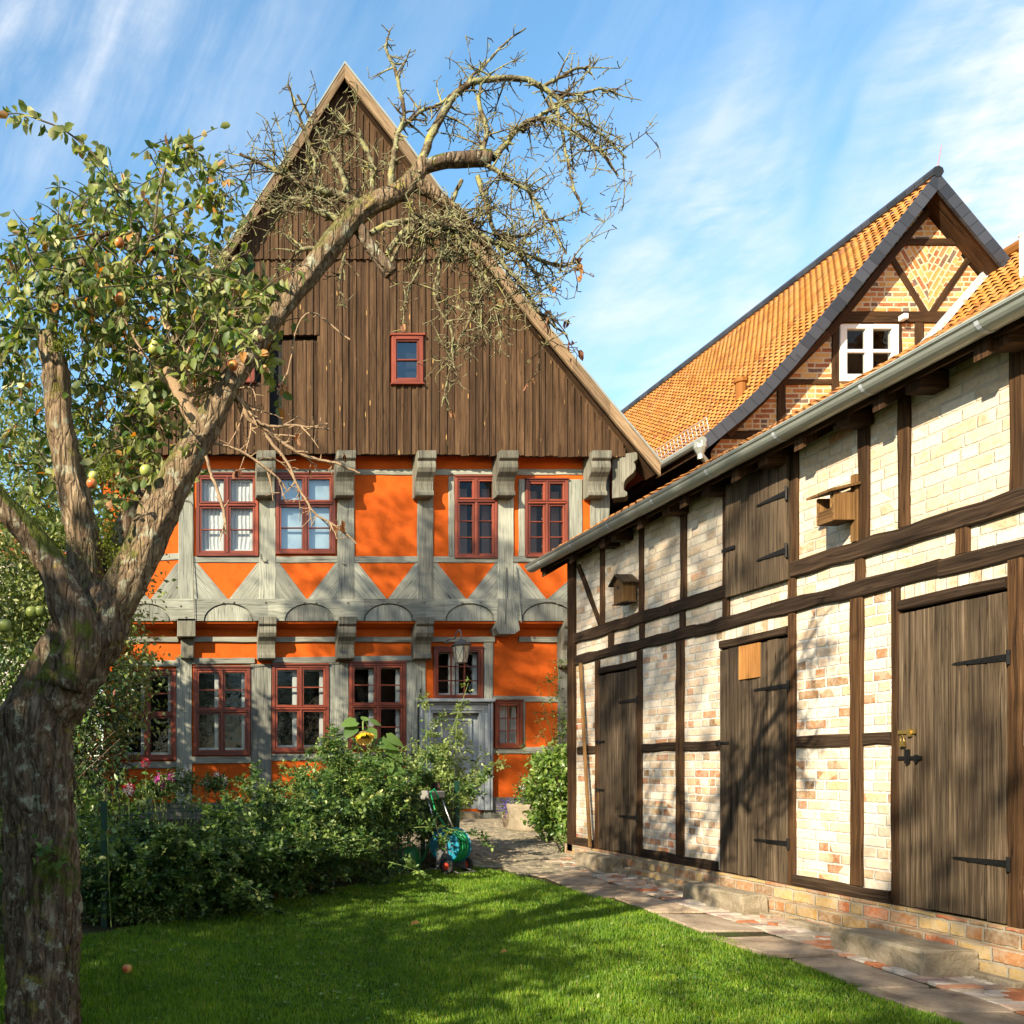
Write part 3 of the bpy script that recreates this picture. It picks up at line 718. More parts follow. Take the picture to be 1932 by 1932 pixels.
# parapet triangles: grey boards either side of an orange V
for a, b, tp in ((365, 489, 431), (520, 636, 579), (668, 787, 730), (817, 938, 880), (968, 1113, 1031), (215, 337, 283)):
    for s_ in (0, 1):
        yb = 1131; yt = 1063
        if s_ == 0: q = [(a, yt), (a+7, yt), (tp-1, yb), (a, yb)]
        else: q = [(b, yt), (b-4, yt), (tp+1, yb), (b, yb)]
        poly = [hv(YU, *c) for c in q]; mb = MB()
        ang = math.atan2(poly[2][1]-poly[1][1], poly[2][0]-poly[1][0])-math.pi/2
        ca, sa = math.cos(-ang), math.sin(-ang)
        mb.prism(poly, fu, -.05, .028, uvf=lambda h, v, ca=ca, sa=sa: (h*ca-v*sa, h*sa+v*ca))
        mb.build('foot_brace', M['grey'], house)
# sill beam with carved half-rounds
y0, y1 = 1131, 1172
for cx, a, b in ((431, 366, 505), (583, 505, 652), (732, 652, 802), (885, 802, 938), (1031, 968, 1150), (275, 200, 366)):
    ha, hb = PX(a, YU), PX(b, YU); v0, v1 = PZ(y1, YU), PZ(y0, YU); hc = PX(cx, YU); r0 = .47 if cx not in (1031,) else .50
    sy = .70; poly = [(ha, v0)]; NN = 20
    arc = [(hc-r0*math.cos(math.pi*i/NN), v0+sy*r0*math.sin(math.pi*i/NN)) for i in range(NN+1)]
    arc = [(h, v) for h, v in arc]
    poly = [(ha, v1), (ha, v0)]+arc+[(hb, v0), (hb, v1)]
    o = (random.random()*30, random.random()*30); mb = MB()
    # split top region into quads so that concave face stays clean
    mb.prism([(ha, v0), arc[0], (arc[0][0], v1), (ha, v1)], fu, -.05, .06, uvf=lambda h, v: (v, h), off=o)
    mb.prism([arc[-1], (hb, v0), (hb, v1), (arc[-1][0], v1)], fu, -.05, .06, uvf=lambda h, v: (v, h), off=o)
    for i in range(NN):
        p, q = arc[i], arc[i+1]
        mb.face([fu(p[0], min(p[1], v1), .06), fu(q[0], min(q[1], v1), .06), fu(q[0], v1+.002, .06), fu(p[0], v1+.002, .06)], [(p[1]+o[0], p[0]+o[1]), (q[1]+o[0], q[0]+o[1]), (v1+o[0], q[0]+o[1]), (v1+o[0], p[0]+o[1])])
        mb.face([fu(*p, .06), fu(*p, .008), fu(*q, .008), fu(*q, .06)], [(0, 0), (.09, 0), (.09, .05), (0, .05)])
    mb.face([fu(ha, v0, .008), fu(hb, v0, .008), fu(hb, v1, .008), fu(ha, v1, .008)], [(v0, ha), (v0, hb), (v1, hb), (v1, ha)])
    mb.face([fu(ha, v0, .008), fu(hb, v0, .008), fu(hb, v0, -.05), fu(ha, v0, -.05)])
    sb = mb.build('sill_beam', M['grey'], house, weld=False)
    mb = MB()
    for rr, dd in ((.93, .066), (.82, .054)):
        ring = [(hc-r0*rr*math.cos(math.pi*i/NN), v0+sy*r0*rr*math.sin(math.pi*i/NN)) for i in range(NN+1)]
        ring = [(h, min(v, v1-.01)) for h, v in ring]
        mb.prism(ring, fu, -.045, dd-.03)
    mb.build('carved_fan', M['grey'], sb)
# studs joining beam over jetty post
mb = MB(); mb.prism([hv(YU, *c) for c in ((938, 1131), (968, 1131), (978, 1190), (968, 1197), (940, 1197), (933, 1186))], fu, -.28, .075); mb.build('post_foot', M['grey'], house)
# corbels
def corbel(name, xc, wd, top, H, D, Yp, mat='greydark', rot=0):
    pr = [(0, 0), (1, 0), (1, -.17), (.93, -.20), (.86, -.22), (.93, -.30), (.94, -.38), (.84, -.47), (.62, -.56), (.50, -.64), (.46, -.74), (.47, -.84), (.60, -.90), (.60, -.97), (.52, -1), (0, -1)]
    mb = MB(); poly = [(D*a, top+H*b) for a, b in pr]
    ca, sa = math.cos(rot), math.sin(rot)
    def fn(d, v, x):
        xx = x-wd/2; return (xc+xx*ca+d*sa, Yp-d*ca+xx*sa, v)
    mb.prism(poly, fn, 0, wd, uvf=lambda d, v: (d, v))
    ob = mb.build(name, M[mat], house, bevel=.006)
    return ob
for a, b in ((484, 519), (634, 669), (785, 820), (938, 974), (1112, 1148)):
    corbel('corbel', PX((a+b)/2, YC), (b-a)*.0098, PZ(856, YC)+.02, .80, .40, YU-.03)
corbel('corbel', PX(1168, YC), .36, PZ(858, YC)+.02, .80, .42, YU-.05, rot=R(62))
for a, b in ((484, 517), (632, 664), (775, 807)):
    corbel('corbel', PX((a+b)/2, YL), .33, PZ(1170, YL)+.0, .78, .40, YL-.02)
corbel('corbel', PX(1066, YL), .33, PZ(1172, YL), .9, .38, YL-.02)
mb = MB(); mb.box(PX(334, YL), PX(368, YL), YL-.36, YL, PZ(1206, YL), PZ(1172, YL), 1); mb.box(PX(341, YL), PX(365, YL), YL-.16, YL, PZ(1244, YL), PZ(1206, YL), 2)
mb.build('corbel', M['greydark'], house, bevel=.01)
mb = MB()
for a, b in ((365, 484), (519, 632), (666, 775), (809, 930), (980, 1060), (240, 334)):
    T('rail', YL, (a-2, 1207), (b+2, 1207), 10, .05)
for a, b, y in ((215, 337, 1253), (362, 480, 1248), (512, 632, 1246), (656, 775, 1244)): T('rail', YL, (a, y), (b, y-1), 11, .05)
for a, b, y in ((215, 333, 1444), (362, 473, 1434), (512, 622, 1429), (656, 766, 1426), (985, 1054, 1416)): T('rail', YL, (a, y), (b, y-1), 13, .03)
for a, b, y0, y1 in ((332, 362, 1560, 1240), (473, 512, 1560, 1253), (620, 657, 1560, 1250), (765, 803, 1560, 1243), (912, 930, 1560, 1206), (1052, 1082, 1560, 1172), (205, 225, 1560, 1190)):
    T('post', YL, ((a+b)/2, y0), ((a+b)/2, y1), b-a, .03)
T('rail', YL, (930, 1318), (1054, 1320), 11, .025); T('rail', YL, (930, 1417), (1054, 1417), 11, .025)
T('stud', YL, (988, 1412), (988, 1324), 5, .02)
T('rail', YL, (928, 1514), (1080, 1514), 20, .05)
mb = MB(); mb.box(XL+.1, PX(790, YL), YL-.07, YL+.05, GH-.3, PZ(1524, YL)+.1); mb.build('base_course', M['greydark'], house); mb = MB(); mb.box(PX(926, YL), PX(1082, YL), YL-.06, YL+.05, GH-.3, PZ(1523, YL)+.06); mb.box(PX(790, YL), PX(926, YL), YL-.02, YL+.05, GH-.3, GH+.10); mb.build('base_course', M['greydark'], house)
# windows
def house_window(rc, Y, tr, ub, lb, style, parent=house, cols=2, fr=.062, shutter=None, grid=None):
    h0, h1, v0, v1 = rc; fn = hf(Y)
    def bar(mb, a, b, c, d, z0, z1, ch=None): mb.box(a, b, Y-z1, Y-z0, c, d)
    mb = MB()
    # casing
    bar(mb, h0, h0+fr, v0, v1, -.06, .055); bar(mb, h1-fr, h1, v0, v1, -.06, .055)
    bar(mb, h0+fr, h1-fr, v1-fr, v1, -.06, .053); bar(mb, h0+fr, h1-fr, v0, v0+fr, -.06, .058)
    bar(mb, h0-.01, h1+.01, v1-.012, v1+.018, -.02, .08)
    W = mb.build('window', M['red_frame'], parent, bevel=.004)
    ih0, ih1, iv0, iv1 = h0+fr, h1-fr, v0+fr, v1-fr
    mb = MB(); hm = (ih0+ih1)/2; sashes = []
    if grid is None:
        vt = iv1-(iv1-iv0)*tr
        bar(mb, hm-.022, hm+.022, iv0, iv1, -.04, .062); bar(mb, ih0, ih1, vt-.02, vt+.02, -.04, .07); bar(mb, ih0, ih1, vt+.02, vt+.032, -.04, .085)
        for a, b in ((ih0, hm-.022), (hm+.022, ih1)):
            for c, d, nb in ((vt+.032, iv1, ub), (iv0, vt-.02, lb)): sashes.append((a, b, c, d, nb, 0))
    else: sashes.append((ih0, ih1, iv0, iv1, grid[1]-1, grid[0]-1))
    s = .040
    for a, b, c, d, nb, nc in sashes:
        bar(mb, a+.003, a+s, c, d, -.03, .038); bar(mb, b-s, b-.003, c, d, -.03, .038)
        bar(mb, a+s, b-s, c, c+s, -.03, .036); bar(mb, a+s, b-s, d-s, d, -.03, .036)
        for k in range(nb):
            vv = c+s+(d-c-2*s)*(k+1)/(nb+1); bar(mb, a+s, b-s, vv-.011, vv+.011, -.02, .024)
        for k in range(nc):
            hh = a+s+(b-a-2*s)*(k+1)/(nc+1); bar(mb, hh-.011, hh+.011, c+s, d-s, -.02, .026)
    mb.build('sash', M['red_frame'], W, bevel=.003)
    mb = MB(); mb.face([(ih0, Y+.006, iv0), (ih1, Y+.006, iv0), (ih1, Y+.006, iv1), (ih0, Y+.006, iv1)])
    mb.build('pane', M['glassblue' if style == 'blue' else 'glass'], W, weld=False)
    # white inner casement
    yi = .04 if style == 'curtain' else .13
    mb = MB()
    for a, b in ((ih0-.03, hm-.01), (hm+.01, ih1+.03)):
        for (c, d, e, f) in ((a, a+.05, iv0, iv1), (b-.12, b, iv0, iv1), (a+.05, b-.12, iv0, iv0+.085), (a+.05, b-.05, iv1-.05, iv1)):
            mb.box(c, d, Y+yi, Y+yi+.045, e, f)
    if style in ('curtain', 'open', 'lace'): mb.build('inner_frame', M['white'], W)
    if style == 'curtain':
        mb = MB(); mb.box(ih0-.05, ih1+.05, Y+.10, Y+.11, iv0-.02, iv1+.02); mb.build('curtain', M['curtain'], W)
    elif style == 'blue':
        mb = MB(); mb.box(ih0-.05, ih1+.05, Y+.09, Y+.10, iv0-.02, iv1+.02); mb.build('blind', M['blind'], W)
    elif style == 'brown':
        mb = MB()
        for a, b in ((ih0+.02, hm-.08), (hm+.12, ih1)): mb.box(a+.08, b, Y+.24, Y+.25, iv0+.0, iv1-.1)
        mb.build('blind', M['brownblind'], W)
        mb = MB()
        for q in (.12, .5, .85):
            mb.box(hm-.05, hm-.03, Y+.05, Y+.07, iv0+(iv1-iv0)*q, iv0+(iv1-iv0)*q+.03)
        mb.build('handle', M['white'], W)
    elif style == 'lace':
        mb = MB(); mb.box(ih0-.03, ih1+.03, Y+.20, Y+.21, iv0, iv0+(iv1-iv0)*.66); mb.build('curtain', M['curtain'], W)
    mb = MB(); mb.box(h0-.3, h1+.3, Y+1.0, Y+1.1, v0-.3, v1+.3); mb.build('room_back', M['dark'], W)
    return W
house_window(UW[0], YU, .37, 0, 1, 'curtain'); house_window(UW[1], YU, .36, 0, 1, 'blue')
house_window(UW[2], YU, .29, 0, 2, 'brown', fr=.05); house_window(UW[3], YU, .29, 0, 2, 'brown', fr=.05)
for i, rc in enumerate(LW[:4]): house_window(rc, YL, .5, 1, (0, 0, 0, 1)[i], 'open')
house_window(LW[4], YL, 0, 0, 0, 'open', grid=(3, 3), fr=.05); house_window(LW[5], YL, 0, 0, 0, 'lace', grid=(2, 3), fr=.06)
# front door
mb = MB()
a, b, c, d = R4(790, 925, 1322, 1528, YL)
tw = .24
mb.box(a, a+tw, YL-.10, YL+.02, c, d-tw); mb.box(b-tw, b, YL-.10, YL+.02, c, d-tw); mb.box(a, b, YL-.10, YL+.02, d-tw, d)
for off, dd in ((0, .145), (.045, .13), (.16, .12)):
    w2 = .035
    mb.box(a+off, a+off+w2, YL-dd, YL-.099, c, d-off); mb.box(b-off-w2, b-off, YL-dd, YL-.099, c, d-off); mb.box(a+off+w2, b-off-w2, YL-dd, YL-.099, d-off-w2, d-off)
mb.box(a-.03, b+.03, YL-.20, YL-.02, d-.03, d+.03)
mb.build('door_frame', M['doorblue'], house, bevel=.004)
mb = MB(); da, db, dc, dd_ = a+tw, b-tw, c, d-tw
mb.box(da-.12, db+.12, YL+.06, YL+.11, dc, dd_+.1)
for k in range(3):
    z0_ = dc+.10+(dd_-dc-.1)*k/3; z1_ = dc+(dd_-dc-.1)*(k+1)/3
    for e, f, g_, h_ in ((da+.10, db-.10, z1_-.035, z1_), (da+.10, db-.10, z0_, z0_+.035), (da+.10, da+.135, z0_+.035, z1_-.035), (db-.135, db-.10, z0_+.035, z1_-.035)):
        mb.box(e, f, YL+.03, YL+.06, g_, h_)
    mb.box(da+.19, db-.19, YL+.038, YL+.06, z0_+.09, z1_-.09)
dr = mb.build('door', M['doorblue'], house, bevel=.006)
mb = MB(); mb.tube([(db-.06, YL+.06, dc+.95), (db-.06, YL-.0, dc+.95), (db-.17, YL-.01, dc+.95)], .011, 8); mb.build('handle', M['iron'], dr)
# boarded gable
roofL = [(180, 862), (345, 598), (410, 492), (475, 393), (565, 255), (650, 120)]
roofR = [(650, 120), (745, 240), (880, 425), (1000, 575), (1080, 672), (1150, 757), (1245, 870)]
pr = [(PX(a, YB), PZ(b, YB)) for a, b in roofL]+[(PX(a, YB), PZ(b, YB)) for a, b in roofR[1:]]
rxs = [p[0] for p in pr]; rzs = [p[1] for p in pr]
def rz_(x): return float(np.interp(x, rxs, rzs))
zb = PZ(857, YC); zs = PZ(490, YC); APX = rxs[5]
SW = (PX(738, YC), PX(797, YC), PZ(725, YC), PZ(635, YC)); SW2 = (PX(428, YC), PX(480, YC), PZ(722, YC), PZ(640, YC))
HT = (PX(516, YC), PX(528, YC), PZ(806, YC), PZ(632, YC)); HT2 = (PX(528, YC), PX(600, YC), PZ(643, YC), PZ(632, YC))
mb = MB(); x = -1.0
while x < 9.0:
    bw = random.uniform(.11, .155); x1 = min(x+bw, 9.02); top = min(rz_(x), rz_(x1)); 
    if x < APX < x1: top = min(rz_(x), rz_(x1))
    top -= .30; ta, tb = rz_(x)-.22, rz_(x1)-.22; j = random.uniform(-.006, .006); bz = zb+random.uniform(-.012, .012)-.012*max(0, x-4)
    segs = [(bz, min(top, zs+.02), .0)]
    if top > zs: segs.append((zs-.01, top, .035))
    out = []
    for s0, s1, dd in segs:
        cur = [(s0, s1)]
        for hrec in (SW, SW2, HT, HT2):
            if x1 > hrec[0]+.02 and x < hrec[1]-.02:
                nw = []
                for p_, q_ in cur:
                    if hrec[3] <= p_ or hrec[2] >= q_: nw.append((p_, q_))
                    else:
                        if hrec[2] > p_: nw.append((p_, hrec[2]))
                        if hrec[3] < q_: nw.append((hrec[3], q_))
                cur = nw
        out += [(p_, q_, dd) for p_, q_ in cur]
    for s0, s1, dd in out:
        if s1-s0 < .04: continue
        yf = YC-dd+j
        if abs(s1-top) < .001:
            mb.prism([(x+.004, s0), (x1-.002, s0), (x1-.002, tb), (x+.004, ta)], lambda h, v, d: (h, d, v), YC+.06, yf)
        else: mb.box(x+.004, x1-.002, yf, YC+.06, s0, s1, 2)
        if random.random() < .9: mb.box(x1-.022, x1+.022, yf-.022, yf-.001, s0, s1, 2)
    x = x1
clad = mb.build('gable_boarding', M['clad'], house, weld=False)
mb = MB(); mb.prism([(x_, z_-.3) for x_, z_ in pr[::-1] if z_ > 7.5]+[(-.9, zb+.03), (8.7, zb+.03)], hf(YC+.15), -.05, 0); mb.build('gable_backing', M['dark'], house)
for rc, sty in ((SW, 'brown'), (SW2, 'blue')):
    h0, h1, v0, v1 = rc; Wm = MB(); fr = .075; Y_ = YC
    for e in ((h0, h0+fr, v0, v1), (h1-fr, h1, v0, v1), (h0+fr, h1-fr, v0, v0+fr), (h0+fr, h1-fr, v1-fr, v1)): Wm.box(e[0], e[1], Y_-.06, Y_+.05, e[2], e[3])
    Wm.box(h0-.03, h1+.03, Y_-.085, Y_+.02, v1-.005, v1+.03); Wm.box(h0-.02, h1+.02, Y_-.08, Y_+.02, v0-.025, v0+.004)
    Wd = Wm.build('window', M['red_frame'], house, bevel=.004)
    Wm = MB(); vm = (v0+v1)/2
    for e in ((h0+fr, h0+fr+.03, v0+fr, v1-fr), (h1-fr-.03, h1-fr, v0+fr, v1-fr), (h0+fr+.03, h1-fr-.03, vm-.014, vm+.014), (h0+fr+.03, h1-fr-.03, v0+fr, v0+fr+.03), (h0+fr+.03, h1-fr-.03, v1-fr-.03, v1-fr)): Wm.box(e[0], e[1], Y_-.035, Y_+.02, e[2], e[3])
    Wm.build('sash', M['red_frame'], Wd, bevel=.003)
    Wm = MB(); Wm.face([(h0+fr, Y_, v0+fr), (h1-fr, Y_, v0+fr), (h1-fr, Y_, v1-fr), (h0+fr, Y_, v1-fr)]); Wm.build('pane', M['glassblue'], Wd, weld=False)
# roof of the house
def offs(pts, d):
    out = []
    for i, p_ in enumerate(pts):
        a = Vector(pts[max(0, i-1)]); b = Vector(pts[min(len(pts)-1, i+1)]); tg = (b-a).normalized()
        out.append((p_[0]+tg.y*d, p_[1]-tg.x*d))
    return out
half = {'l': pr[:6], 'r': pr[5:]}
for k_, pts in half.items():
    lo = [(x_, z_-.16) for x_, z_ in pts]
    mb = MB()
    for i in range(len(pts)-1):
        mb.prism([pts[i], pts[i+1], lo[i+1], lo[i]], hf(YB+.03), -13, 0)
    mb.build('roof', M['tile_old'], house)
    mb = MB(); zin = MB()
    for i in range(len(pts)-1):
        a, b = Vector(pts[i]), Vector(pts[i+1]); c_, d_ = a-Vector((0, .27)), b-Vector((0, .27))
        ang = math.atan2(b.y-a.y, b.x-a.x)-math.pi/2; ca, sa = math.cos(-ang), math.sin(-ang)
        mb.prism([tuple(a), tuple(b), tuple(d_), tuple(c_)], hf(YB), -.028, .025, uvf=lambda h, v, ca=ca, sa=sa: (h*ca-v*sa, h*sa+v*ca), off=(3, 3))
        u = Vector((0, .03)); zin.prism([tuple(a+u), tuple(b+u), tuple(b-u*.6), tuple(a-u*.6)], hf(YB), -.1, .035)
    mb.build('bargeboard', M['bark_board'], house); zin.build('verge_trim', M['zinc'], house)
    mb = MB()
    for i in range(len(pts)-1):
        a, b = Vector(lo[i]), Vector(lo[i+1]); 
        mb.prism([tuple(a), tuple(b), tuple(b-Vector((0, .03))), tuple(a-Vector((0, .03)))], hf(YB+.03), -.5, 0)
    mb.build('soffit', M['clad'], house)
# iron pins and cable
mb = MB()
for (px0, py0) in ((420, 1138), (440, 1137), (500, 1137), (573, 1138), (595, 1138), (655, 1138), (725, 1139), (748, 1137), (870, 1138), (905, 1138), (1010, 1140), (1050, 1140), (340, 1144), (500, 1060), (350, 1165), (648, 1065)):
    x_, z_ = hv(YU, px0, py0); mb.lathe([(0, -.085), (.018, -.08), (.02, -.055), (.02, -.04)], (x_, YU, z_), 8, 'y')
mb.build('wooden_pin', M['greydark'], house)
mb = MB()
def cpath(Y, pts): return [(PX(a, Y), Y-.06 if len(c)==0 else Y-c[0], PZ(b, Y)) for a, b, *c in pts]
mb.tube(cpath(YU, [(345, 945), (358, 947), (362, 955), (363, 1050), (365, 1130, .1), (366, 1168, .1), (367, 1180, -.2), (366, 1230, -.2), (368, 1250, -.23), (372, 1253, -.23), (450, 1254, -.23), (560, 1249, -.23), (640, 1247, -.23), (765, 1243, -.23), (785, 1243, -.23)]), .008, 6)
mb.tube(cpath(YU, [(490, 1045), (492, 1055), (497, 1062), (500, 1060), (503, 1055)]), .007, 6)
mb.build('cable', M['greydark'], house)
mb = MB(); mb.tube(cpath(YU, [(952, 1070, .06), (950, 1131, .09), (948, 1176, .10)]), .012, 6); mb.tube(cpath(YU, [(972, 1070, .06), (976, 1131, .09), (980, 1176, .10)]), .012, 6); mb.build('cable_batten', M['grey'], house)
mb = MB(); mb.tube([(PX(793, YL), YL-.05, PZ(1300, YL)), (PX(787, YL), YL-.06, PZ(1330, YL)), (PX(788, YL), YL-.06, PZ(1500, YL))], .012, 6); mb.build('cable', M['iron'], house)
# step stones at the door
mb = MB(); mb.box(PX(808, 17.3), PX(905, 17.3), 17.25, 17.72, GH-.1, GH+.12); mb.box(PX(790, 16.9), PX(955, 16.9), 16.85, 17.24, GH-.2, GH+.01)
ds = mb.build('doorstep', M['step'], None, bevel=.015); tag(ds, 'low worn stone steps at the grey front door', 'step')

# lantern
YLn = 17.36
lan = empty('wall_lantern', P(868, 1250, YLn), 'grey metal lantern hanging from a curved bracket above the front door', 'lantern')
mb = MB(); c_ = P(868, 1210, YLn)
ang = [math.pi*i/8 for i in range(9)]
hook = [(c_.x, YLn+.40, c_.z+.12), (c_.x, YLn+.2, c_.z+.12)]+[(c_.x, YLn+.1-.1*math.cos(a_*1)*1, c_.z+.12+.10*math.sin(a_)) for a_ in ang]+[(c_.x, YLn+.2, c_.z+.10)]
hook = [(c_.x-.12, YLn+.43, c_.z+.07), (c_.x-.12, YLn+.25, c_.z+.07), (c_.x-.05, YLn+.15, c_.z+.07), (c_.x-.05, YLn+.08, c_.z+.16), (c_.x-.02, YLn+.03, c_.z+.21), (c_.x+.0, YLn, c_.z+.20), (c_.x+.02, YLn, c_.z+.12), (c_.x+.02, YLn, c_.z+.03)]
sp_ = smoothpath([(*h, .013) for h in hook], 4); mb.tube([tuple(q[:3]) for q in sp_], .014, 8)
mb.box(c_.x-.17, c_.x-.07, YLn+.40, YLn+.44, c_.z+.02, c_.z+.12)
mb.build('bracket', M['lead'], lan)
mb = MB()
def ring4(r, z, n=6, rot=.52): return [(c_.x+.02+r*math.cos(rot+2*math.pi*k/n), YLn+r*math.sin(rot+2*math.pi*k/n), z) for k in range(n)]
def loft(mb, rings):
    for A, B in zip(rings[:-1], rings[1:]):
        n = len(A)
        for k in range(n): mb.face((A[k], A[(k+1) % n], B[(k+1) % n], B[k]))
    mb.face(rings[0][::-1]); mb.face(rings[-1])
loft(mb, [ring4(.19, c_.z-.085), ring4(.20, c_.z-.07), ring4(.06, c_.z+.01), ring4(.03, c_.z+.04)]); mb.build('lantern_roof', M['lead'], lan)
mb = MB(); loft(mb, [ring4(.10, c_.z-.40), ring4(.155, c_.z-.09)]); mb.build('lantern_glass', M['lampglass'], lan)
mb = MB(); A_ = ring4(.104, c_.z-.40); B_ = ring4(.16, c_.z-.09)
for k in range(6):
    k2 = (k+1) % 6; mb.tube([A_[k], B_[k]], .007, 5); mb.tube([A_[k], A_[k2]], .008, 5); mb.tube([A_[k], B_[k2]], .004, 4); mb.tube([A_[k2], B_[k]], .004, 4)
mb.build('lantern_frame', M['lead'], lan)

# ================================================================== SHED
SX = 5.3
shed = empty('garden_shed', (SX, 8, gz(8)), 'long half-timbered shed of cream brick with dark beams, plank doors and zinc gutter', 'shed')
fs = lambda h, v, d: (SX-d, h, v)
def SY(px): return F*SX/(px-CX)
zA0, zA1, zB0, zB1, zM0, zM1, zS0, zS1 = 3.08, 3.21, 2.79, 2.91, 1.66, 1.755, .50, .60
zTop = 4.36; y_far = SY(1076); y_near = 2.2
doors = [(SY(1205), SY(1133)), (SY(1490), SY(1362)), (SY(1905), SY(1700))]
DT, DB = 2.61, .52
SH = (SY(1495), SY(1378), 3.09, 4.12)
mb = MB()
def sw(a, b, c, d, mb): mb.quad(fs(b, c, 0), fs(a, c, 0), fs(a, d, 0), fs(b, d, 0), off=(-b*1.0, c))
def swq(mb, a, b, c, d):
    q = [(b, c), (a, c), (a, d), (b, d)]; mb.face([fs(h, v, 0) for h, v in q], [(-h, v) for h, v in q])
swq(mb, SH[1], y_far, zB1-.02, zTop); swq(mb, y_near, SH[0], zB1-.02, zTop); swq(mb, SH[0], SH[1], zB1-.02, SH[2]); swq(mb, SH[0], SH[1], SH[3], zTop)
mb.build('upper_infill', M['cream_brick'], shed, weld=False)
mb = MB(); ylist = [y_near]+[v for d in doors[::-1] for v in d]+[y_far]
for i in range(0, len(ylist), 2): swq(mb, ylist[i], ylist[i+1], zS0+.02, zB0+.02)
for a, b in doors: swq(mb, a, b, DT+.06, zB0+.02)
mb.build('lower_infill', M['mixed_brick'], shed, weld=False)
# soldier courses over doors
mb = MB()
for a, b in doors:
    q = [(a+.01, DT+.08), (b-.01, DT+.08), (b-.01, zB0-.004), (a+.01, zB0-.004)]
    mb.face([fs(h, v, .006) for h, v in q], [(v*1.0, h) for h, v in q]); mb.build('soldier_course', M['cream_brick'], shed, weld=False); mb = MB()
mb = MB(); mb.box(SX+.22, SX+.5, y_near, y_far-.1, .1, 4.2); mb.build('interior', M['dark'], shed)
mb = MB(); mb.box(SX+.02, SX+2.6, y_far-.15, y_far-.02, .2, 4.35); mb.build('end_wall', M['mixed_brick'], shed)
mb = MB()
for i in range(3):
    pass
for a, b in doors:
    mb.box(SX+.001, SX+.16, a-.03, a, DB, DT); mb.box(SX+.001, SX+.16, b, b+.03, DB, DT)
mb.build('reveal', M['shed_timber'], shed)
def ST(name, p, q, wd, d=.022, mat='shed_timber', jit=.008, d0=-.06, bend=0):
    mb = MB(); mb.timber(fs, p, q, wd, d0, d, jit, bend=bend, ch=.01); return mb.build(name, M[mat], shed)
def cw(a, b): ya, yb = SY(b), SY(a); return (ya+yb)/2, yb-ya
# horizontal beams (whole length, in lengths)
def longbeam(name, z0, z1, cuts, d, mat):
    for i in range(len(cuts)-1):
        ST(name, (cuts[i]+.002, (z0+z1)/2+random.uniform(-.006, .006)), (cuts[i+1]-.002, (z0+z1)/2+random.uniform(-.006, .006)), z1-z0, d+.004*(i % 2), mat, .011)
longbeam('beam', zA0, zA1, [y_near, 5.05, SH[0]-.02], .035, 'shed_beam'); longbeam('beam', zA0, zA1, [SH[1]+.02, 9.6, y_far-.10], .035, 'shed_beam')
longbeam('beam', zB0, zB1, [y_near, 6.3, 9.2, y_far-.10], .03, 'shed_beam')
for a, b in ((doors[0][1]+.08, y_far-.1), (doors[1][1]+.05, doors[0][0]-.09), (doors[2][1]+.08, doors[1][0]-.07), (y_near, doors[2][0]-.14)):
    ST('sill_beam', (a, (zS0+zS1)/2), (b, (zS0+zS1)/2), zS1-zS0, .03, 'shed_beam', .012)
ST('wall_plate', (y_near, 4.25), (y_far, 4.25), .14, .04, 'shed_beam')
def post(a, b, z0, z1, name='post', d=.024, mat='shed_timber'):
    c, w_ = cw(a, b); return ST(name, (c, z0), (c, z1), w_, d, mat)
for a, b in ((1125, 1133), (1204, 1213), (1278, 1292), (1490, 1503), (1607, 1631), (1685, 1700), (1905, 1934)): post(a, b, (zS1 if a not in (1125, 1204, 1490, 1685, 1905) else zS0), zB0-.002)
ST('post', (SY(1082), .42), (SY(1082), 4.15), .17, .05, 'shed_timber')
for a, b in ((1134, 1142), (1208, 1216), (1286, 1297), (1366, 1377), (1496, 1508), (1622, 1642), (1698, 1719), (1908, 1936)): post(a, b, zA1, 4.18)
for a, b in ((1150, 1159), (1209, 1217), (1285, 1294), (1366, 1378), (1489, 1504), (1616, 1633), (1806, 1832)): post(a, b, zB1, zA0, 'stud')
ST('brace', (SY(1093), 4.05), (SY(1134), zA1+.02), .07, .028)
# mid rails
for a, b in ((1091, 1124), (1213, 1278), (1292, 1361), (1503, 1607), (1631, 1685)):
    ST('rail', (SY(b)+.003, (zM0+zM1)/2), (SY(a)-.003, (zM0+zM1)/2), zM1-zM0, .02, 'shed_beam', .01)
for a, b in doors: ST('lintel', (a, DT+.045), (b, DT+.045), .075, .03, 'shed_beam')
# doors
def shed_door(a, b, z0, z1, nb, name='plank_door', hinge='near', hz=(.80, .18), rec=-.0, label=None):
    mb = MB(); n = nb; w_ = (b-a)/n; dd = .02
    for i in range(n):
        e = random.uniform(-.006, .006); mb.box(SX-dd+e, SX+.03, a+w_*i+.005, a+w_*(i+1)-.005, z0+random.uniform(-.012, .004), z1+random.uniform(-.01, .003), 2)
    ob = mb.build(name, M['door_plank'], shed, bevel=.003, label=label)
    for f_ in hz:
        z = z0+(z1-z0)*f_; L = (b-a)*.48; y0 = a-.045 if hinge == 'near' else b+.045; s = 1 if hinge == 'near' else -1
        mb = MB(); poly = [(y0+s*.03, z-.022), (y0+s*L, z-.010), (y0+s*(L+.03), z), (y0+s*L, z+.010), (y0+s*.03, z+.022)]
        mb.prism(poly, fs, dd+.002, dd+.010); mb.lathe([(0, -.045), (.012, -.045), (.012, .045), (0, .045)], (SX-dd-.012, y0+s*.02, z), 8, 'z')
        for k in range(3): mb.lathe([(0, -.006), (.007, -.004), (.008, 0)], (SX-dd-.010, y0+s*(.1+k*.12), z), 6, 'x')
        mb.build('hinge', M['iron'], ob)
    return ob
